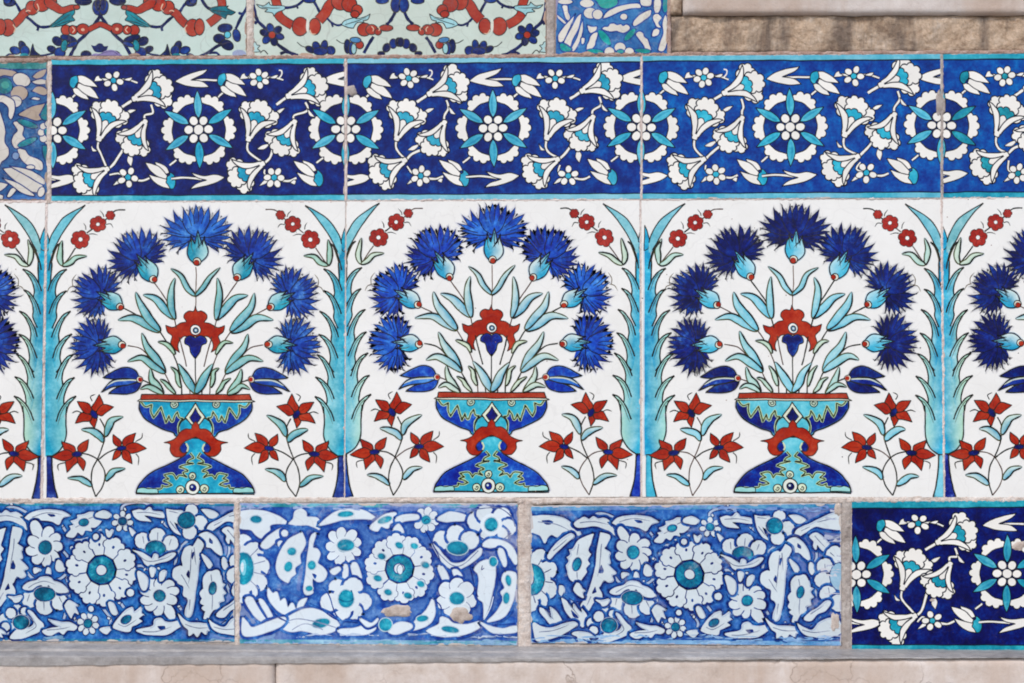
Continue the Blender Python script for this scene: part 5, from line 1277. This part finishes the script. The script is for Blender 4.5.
def tile_1b(a):
    f0 = a.xf; LC = rgb(150, 196, 200)
    for s in (0, 1):
        a.xf = f0 if s == 0 else (lambda p: (799.6 - p[0], p[1]))
        a.stroke(M3('52,-20 62,60 84,140 140,196 210,290 290,346 350,368'), 3.4, NV); a.stroke(M3('60,144 78,160'), 3, NV); a.stroke(M3('232,360 268,346 300,352'), 3, NV)
        rband(a, M3('196,-20 214,40 222,96 262,136 316,166'), 8.0)
        nleaf(a, M3('76,28! 126,36 160,12! 176,34 262,40 260,62 214,80 190,106! 180,84 132,76 150,60 104,52'), LC, [M3('110,44 170,52 240,52')])
        a.stroke(M3('262,50 310,46 356,28 392,-6'), 2.8, NV); a.stroke(M3('340,34 350,56'), 2, NV); a.stroke(M3('432,-20 470,40 494,84'), 2.8, NV); rb(a, M3, 424, 2, 40, 18, 0, NV2)
        rband(a, M3('488,134 528,90 556,40 600,0'), 9.5); rb(a, M3, 366, 174, 52, 62); rb(a, M3, 462, 174, 40, 54); a.ell(*M3.p(414, 168), 1.6, 7, 0, rgb(214, 214, 200), None)
        cream_line(a, M3('428,196 444,222 470,222')); 
        for x, y, r in ((630, 10, 60), (690, 30, 52), (742, 66, 36)): rb(a, M3, x, y, r, r)
        rb(a, M3, 726, 94, 30, 24)
        a.stroke(M3('542,120 574,150 612,168 648,160'), 2.2, NV); a.stroke(M3('572,152 580,178'), 2, NV)
        nleaf(a, M3('636,166! 656,138 716,118 740,124 790,112 826,90! 812,128 780,138 790,150! 740,150 716,186! 680,182'), LC, [M3('660,164 730,142 800,116')])
        rb(a, M3, 790, 196, 48, 44); rb(a, M3, 838, 196, 40, 34); rb(a, M3, 880, 212, 22, 22); rb(a, M3, 932, 186, 46, 22, 0)
        cream_line(a, M3('836,176 850,190 846,210')); cream_line(a, M3('876,178 890,190 884,206'))
        a.stroke(M3('990,84 966,130 934,164'), 3.2, NV); rb(a, M3, 996, 34, 32, 50, 0, NV2); rb(a, M3, 906, 6, 44, 20, 0, NV2)
        a.stroke(M3('852,244 820,290 786,350'), 3.2, NV)
        for t in range(6):
            u = math.radians(60 * t + 15); rb(a, M3, 180 + 50 * math.cos(u), 230 + 44 * math.sin(u), 32, 23, 60 * t + 15, NV if t % 2 else NV2)
        rb(a, M3, 180, 232, 24, 24, 0, BR)
        for x, y, rx, ry, rt in ((432, 328, 34, 20, 30), (472, 306, 24, 34, -20), (524, 302, 22, 36, 10), (566, 334, 30, 28, 30), (500, 340, 50, 26, 0)): rb(a, M3, x, y, rx, ry, rt, NV2 if x % 3 else NV)
        a.stroke(M3('346,278 376,304 412,314'), .9, KK); a.stroke(M3('602,264 634,284 660,286'), .9, KK)
        rb(a, M3, 676, 306, 22, 46, 0, NV); rb(a, M3, 704, 322, 20, 44, 0, NV2); rb(a, M3, 760, 296, 26, 26, 0, BR); rb(a, M3, 732, 264, 38, 18, 5, rgb(60, 120, 170)); rb(a, M3, 720, 322, 18, 34, 0, LC)
        rb(a, M3, 936, 316, 24, 30, 30, NV); rb(a, M3, 980, 290, 24, 32, 0, NV2); rb(a, M3, 900, 354, 24, 14, 0, NV); rb(a, M3, 1016, 280, 22, 30, 0, NV)
        a.shape(M3('46,276! 70,278 80,296 100,300 84,322 100,340 60,346 46,340'), mix(LC, a.bg, .4), KK, .8); a.stroke(M3('100,350 124,332 152,360'), 1.0, KK)
    a.xf = f0
def tile_1c(a):
    CR = rgb(214, 208, 196); DK = rgb(30, 66, 140); G = rgb(10, 138, 134)
    c = M5; sh = lambda t, col=CR: a.shape(c(t), col, DK, 1.4)
    sh('90,112 120,130 170,178 160,196 120,166 96,140'); sh('136,46 176,44 184,96 198,134 186,164 160,150 144,100')
    rb(a, c, 160, 14, 60, 24, 0, CR, DK)
    sh('108,330 102,280 130,230 170,180 240,108! 226,150 196,224 150,322'); sh('146,338 196,236 246,140 288,104! 282,170 262,240 226,310 200,376 168,366')
    sh('204,388 250,300 276,210 300,148! 304,220 290,300 262,366 230,406'); sh('116,342 150,340 190,366 214,390 190,410 140,406 116,380', G)
    rb(a, c, 330, 26, 58, 36, 0, CR, DK); rb(a, c, 356, 104, 54, 46, 0, CR, DK); rb(a, c, 414, 112, 42, 40, 0, CR, DK); sh('400,-10 560,-10 566,40 500,70 440,62 410,20', rgb(40, 150, 140))
    sh('456,136 480,96 540,60 620,36 720,24 752,40 750,68 680,72 600,92 520,128 466,146'); sh('750,-10 836,-10 834,44 790,54 752,40'); rb(a, c, 618, 134, 30, 28, 0, CR, DK)
    sh('688,196 700,160 752,110 832,76 832,124 780,164 710,210'); sh('330,196! 372,206 412,204 406,240 362,266 340,240'); sh('286,300 316,302 312,344 290,350')
    sh('448,226 468,206 496,206 508,188 540,182 566,196 596,190 612,204 640,192 668,212 664,238 622,266 592,262 560,250 520,254 484,244')
    sh('332,400 328,360 342,330 356,288 384,258 418,252 414,292 402,330 396,360 372,388'); sh('712,276 736,246 772,256 784,290 812,310 826,350 838,396 796,392 770,352 744,320')
    rb(a, c, 470, 296, 78, 32, 52, G, DK); rb(a, c, 668, 276, 66, 26, -48, G, DK); rb(a, c, 396, 404, 66, 18, 4, G, DK); rb(a, c, 770, 400, 66, 20, 4, G, DK)
    rb(a, c, 506, 408, 42, 38, 0, CR, DK); rb(a, c, 664, 408, 40, 32, 0, CR, DK); rb(a, c, 590, 376, 46, 40, 0, CR, DK); rb(a, c, 592, 410, 30, 18, 0, rgb(50, 150, 150), DK)
    sh('862,-10 910,-10 920,40 900,96 870,108 852,60'); sh('930,-10 976,-10 970,70 950,100 928,80', rgb(40, 140, 146)); sh('852,120 890,104 924,140 900,180 920,220 880,214 862,180 848,150')
    sh('840,284 850,240 880,222 906,240 896,276 862,292'); sh('890,400 904,330 928,260 924,180 950,110 970,180 966,300 940,400')
    a.shape(c('60,-10 110,-10 96,60 88,200 70,300 64,440 30,440 30,-10'), rgb(138, 132, 160), None)
    a.stroke(c('40,-10 36,200 44,440'), 2.2, rgb(100, 140, 200))

q = quadP(-250, 246.4, -60, -60, 56.6, 55.4); a = Art(q, 41, .5); a.full(rgb(190, 206, 196)); a.bg = rgb(190, 206, 196); tile_1a(a)
edge_wear(a, 50, [rgb(180, 150, 130), rgb(160, 130, 116), rgb(190, 176, 164)], .6, 2.0)
make_tile('cloud_band_tile', a, GL_C[0], rgb(150, 130, 110), 'pale greenish tile with red cloud bands and dark navy flowers, in the upper left corner', 'pale tiles with red cloud bands in the top row', push=.0004)
q = quadP(253.8, 545.6, -60, -60, 55.8, 54.4); a = Art(q, 42, .5); a.full(rgb(194, 206, 194)); a.bg = rgb(194, 206, 194); tile_1b(a)
edge_wear(a, 50, [rgb(180, 150, 130), rgb(160, 130, 116), rgb(190, 176, 164)], .6, 2.0)
make_tile('cloud_band_tile', a, GL_C[1], rgb(160, 130, 110), 'pale tile with red cloud bands and light cyan leaves, middle piece of the top row', 'pale tiles with red cloud bands in the top row', push=.0002)
q = quadP(555.8, 667.2, -60, -60, 54.2, 53.4); a = Art(q, 43, .5); a.full(rgb(44, 104, 162)); a.bg = rgb(44, 104, 162); tile_1c(a)
edge_wear(a, 50, [rgb(180, 150, 130), rgb(160, 130, 116), rgb(190, 176, 164)], .6, 2.0)
make_tile('flower_tile', a, GL_C[2], rgb(140, 120, 110), 'narrow mid blue tile with cream tulip and green leaves, against the rough stone at top', None, push=.0003)

# greyed fragment at the left edge
Zc = crop(0, 55, 4.4)
q = quadP(-250, 47.0, 64.0, 62.6, 200.2, 199.6); a = Art(q, 44, .6); a.full(rgb(36, 92, 144)); a.bg = rgb(36, 92, 144)
CRz = rgb(206, 200, 190); CRb = rgb(168, 150, 134); DKz = rgb(16, 44, 110); Gz = rgb(20, 120, 132)
strip(a, 0, .05, rgb(20, 110, 110), DKz, True, c2=rgb(60, 130, 130)); strip(a, .965, 1, rgb(60, 110, 170), DKz, False)
z = lambda t, c=CRz: a.shape(Zc(t), c, DKz, 1.2)
z('-10,62 40,64 76,76 60,96 20,92 -10,96', CRb); rb(a, Zc, 96, 110, 40, 30, 20, CRz, DKz); rb(a, Zc, 84, 168, 38, 34, 0, CRb, DKz); rb(a, Zc, 66, 204, 30, 26, 0, CRz, DKz)
z('140,96! 170,70 206,62 196,90 164,106', CRb); z('136,118! 180,104 212,114 206,128 160,130', CRz); z('136,160! 160,138 196,142 210,164 190,178', CRb)
rb(a, Zc, 20, 136, 38, 36, 0, Gz, DKz); rb(a, Zc, 24, 132, 18, 16, 0, rgb(50, 150, 140), None)
z('-10,176 30,180 62,200 66,240 52,284 36,270 34,232 10,210 -10,206', CRz); z('128,194! 150,184 176,190 164,200'); z('82,262 104,244 142,224 172,216 204,210 196,240 172,262 186,280 160,290 120,276', CRb)
z('78,330 60,300 72,290 94,296 108,320 102,350 114,372 92,402 66,408 52,380 60,352'); z('-10,250 10,280 26,330 22,380 40,410 38,446 10,470 -10,476'); z('78,410 110,414 128,440 170,458 190,476 186,506 150,502 112,480 86,446')
rb(a, Zc, 122, 302, 48, 15, 22, Gz, DKz); rb(a, Zc, 122, 382, 46, 14, -20, Gz, DKz)
z('186,286! 176,260 206,200 222,182 226,250 210,290', Gz); z('186,400! 206,400 216,440 222,520 200,470 188,430', Gz)
for t in range(8): rb(a, Zc, 212 + 30 * math.cos(t * .785), 342 + 38 * math.sin(t * .785), 17, 17, 0, CRz, DKz)
rb(a, Zc, 206, 340, 13, 16, 0, Gz, DKz)
z('10,500! 60,494 120,520 176,556 192,590 170,608! 120,596 60,550'); z('40,486! 90,494 150,514 196,546 192,572 130,540 80,510'); z('-10,560 40,568! 20,590 -10,604'); z('30,624! 50,590 84,580 60,616 40,630'); rb(a, Zc, 182, 604, 16, 24, 20, CRz, DKz); rb(a, Zc, 134, 494, 20, 10, 0, CRz, DKz)
rb(a, Zc, 70, 442, 16, 18, 0, rgb(120, 150, 190), DKz); z('-10,614 16,620 10,640 -10,644'); z('10,540! 70,560 140,604 150,622 90,606 40,566')
edge_wear(a, 60, [rgb(160, 140, 126), rgb(130, 120, 120)], .6, 2.2)
GLZ = glaze('faded_tile_glaze', 1.3, .3, rough=.25, grime=.55, seed=50, worn=.25)
make_tile('flower_tile', a, GLZ, rgb(140, 120, 110), 'faded greyish blue tile with brown stained petals, cut by the left edge', None, push=.0)

# =================================================================== STONES
def stone(name, x0, x1, y0, y1, y_front, thick, mat, seed, amp, step=2.0, edge=1.5, wob=1.0, label=None, cat='stone block', group=None):
    """rough hewn block: displaced front face with worn edges; x, y in photo pixels, depth in metres"""
    nx = max(2, int((x1 - x0) / step)); ny = max(2, int((y1 - y0) / step)); vv = []; ff = []
    o0 = P((x0 + x1) / 2, (y0 + y1) / 2); k = (1.422 + y_front) / 1.422
    def PP(x, y):
        w = P(x, y); c = CAM_LOC
        return (c.x + (w.x - c.x) * k, c.z + (w.z - c.z) * k)
    for j in range(ny + 1):
        for i in range(nx + 1):
            u, v = i / nx, j / ny
            x = x0 + (x1 - x0) * u; y = y0 + (y1 - y0) * v
            ww = noise.noise(Vector((x / 12, y / 12, seed))) * wob
            if j in (0, ny): y += ww
            if i in (0, nx): x += ww
            w = PP(x, y)
            d = min(x - x0 + 1, x1 - x + 1, y - y0 + 1, y1 - y + 1); rnd = .004 * max(0, 1 - d / (edge * 3)) ** 2
            dz = amp * (noise.noise(Vector((x / 18, y / 18, seed))) + .5 * noise.noise(Vector((x / 6, y / 6, seed + 4))) + .3 * noise.noise(Vector((x / 2.6, y / 2.6, seed + 8))))
            vv.append((w[0] - o0.x, y_front - dz + rnd, w[1] - o0.z))
    W1 = nx + 1
    for j in range(ny):
        for i in range(nx):
            b = j * W1 + i; ff.append((b, b + W1, b + W1 + 1, b + 1))
    ring = [i for i in range(W1)] + [j * W1 + nx for j in range(1, ny + 1)] + [ny * W1 + i for i in range(nx - 1, -1, -1)] + [j * W1 for j in range(ny - 1, 0, -1)]
    nb = len(vv)
    for r in ring: vv.append((vv[r][0], y_front + thick, vv[r][2]))
    m = len(ring)
    for i in range(m):
        j = (i + 1) % m; ff.append((ring[i], ring[j], nb + j, nb + i))
    ff.append(tuple(nb + i for i in reversed(range(m))))
    o = link_mesh(name, vv, ff, mat, smooth=True); o.location = (o0.x, 0, o0.z)
    tag(o, label, cat, group); return o
stone('rough_stone_block', 670.5, 1110, 15.3, 52.4, .0015, .03, BEIGE, 3.3, .0026, step=1.5, label='long rough pitted brown stone course with dark streaks, above the two brighter navy tiles')
stone('stone_slab', 683.5, 1130, -60, 13.6, -.0045, .035, PALE, 5.1, .0007, step=3, edge=1.2, wob=.8, label='smooth pale grey stone slab running along the top right edge of the photograph', cat='stone slab')
stone('stone_slab', 669.5, 682.4, -60, 14.2, -.0015, .03, BEIGE, 6.6, .0012, wob=.5, label='narrow orange beige stone piece between the blue tile and the pale slab', cat='stone slab')

# ledge below the tiles: extruded moulding (y = towards the viewer negative, z down from the tile edge)
def moulding(name, x0, x1, prof, mat, seed, label, cat):
    n = int((x1 - x0) / 4); vv, ff = [], []; o0 = P((x0 + x1) / 2, 648); m = len(prof)
    for i in range(n + 1):
        x = x0 + (x1 - x0) * i / n; w = P(x, 643.0 + 7.0 * max(0, min(1.2, x / 1024))); zn = CAM_LOC.z + (P(x, 657.6).z - CAM_LOC.z) * (1.422 - .040) / 1.422
        for j, (py, pz) in enumerate(prof):
            d = .0006 * noise.noise(Vector((x / 16, j * .8, seed))) + .0003 * noise.noise(Vector((x / 4, j * 1.4, seed + 4)))
            vv.append((w.x - o0.x, py + d, w.z + (zn - w.z) * pz + d - o0.z))
    for i in range(n):
        for j in range(m - 1):
            a_ = i * m + j; ff.append((a_, a_ + 1, a_ + m + 1, a_ + m))
    ff.append(tuple(range(m - 1, -1, -1))); ff.append(tuple(n * m + j for j in range(m)))
    o = link_mesh(name, vv, ff, mat, smooth=False); o.location = o0; tag(o, label, cat); return o
prof = [(.013, -.06), (-.0005, -.06), (-.006, .12), (-.014, .22), (-.0185, .34), (-.0198, .62), (-.0215, .68), (-.0240, .62), (-.0300, .66), (-.0375, .80), (-.0398, 1.0), (-.0402, 1.5), (-.0402, 2.2), (.013, 2.2)]
moulding('marble_ledge', -70, 1110, prof, LEDGE, 2.2, 'grey veined marble ledge with a groove running below the lowest tiles', 'ledge')
stone('marble_block', -90, 274.3, 660.2, 800, -.0390, .05, MARBLE, 12.1, .0006, step=4, edge=1.0, wob=.3, label='beige marble block under the ledge in the lower left corner', cat='stone block', group='beige marble blocks under the ledge')
stone('marble_block', 275.7, 1130, 659.4, 800, -.0386, .05, MARBLE, 15.7, .0006, step=4, edge=1.0, wob=.3, label='long beige marble block with fine cracks, under the ledge right of the joint', cat='stone block', group='beige marble blocks under the ledge')

# courtyard paving in front of the wall
g = box('ground', -40, 40, -60, .4, -1.45, -1.25, rough_stone('paving', [(.3, rgb(120, 112, 104)), (.6, rgb(160, 152, 144))], 3, 30, bump=.2, pits=.1))
tag(g, kind='structure')
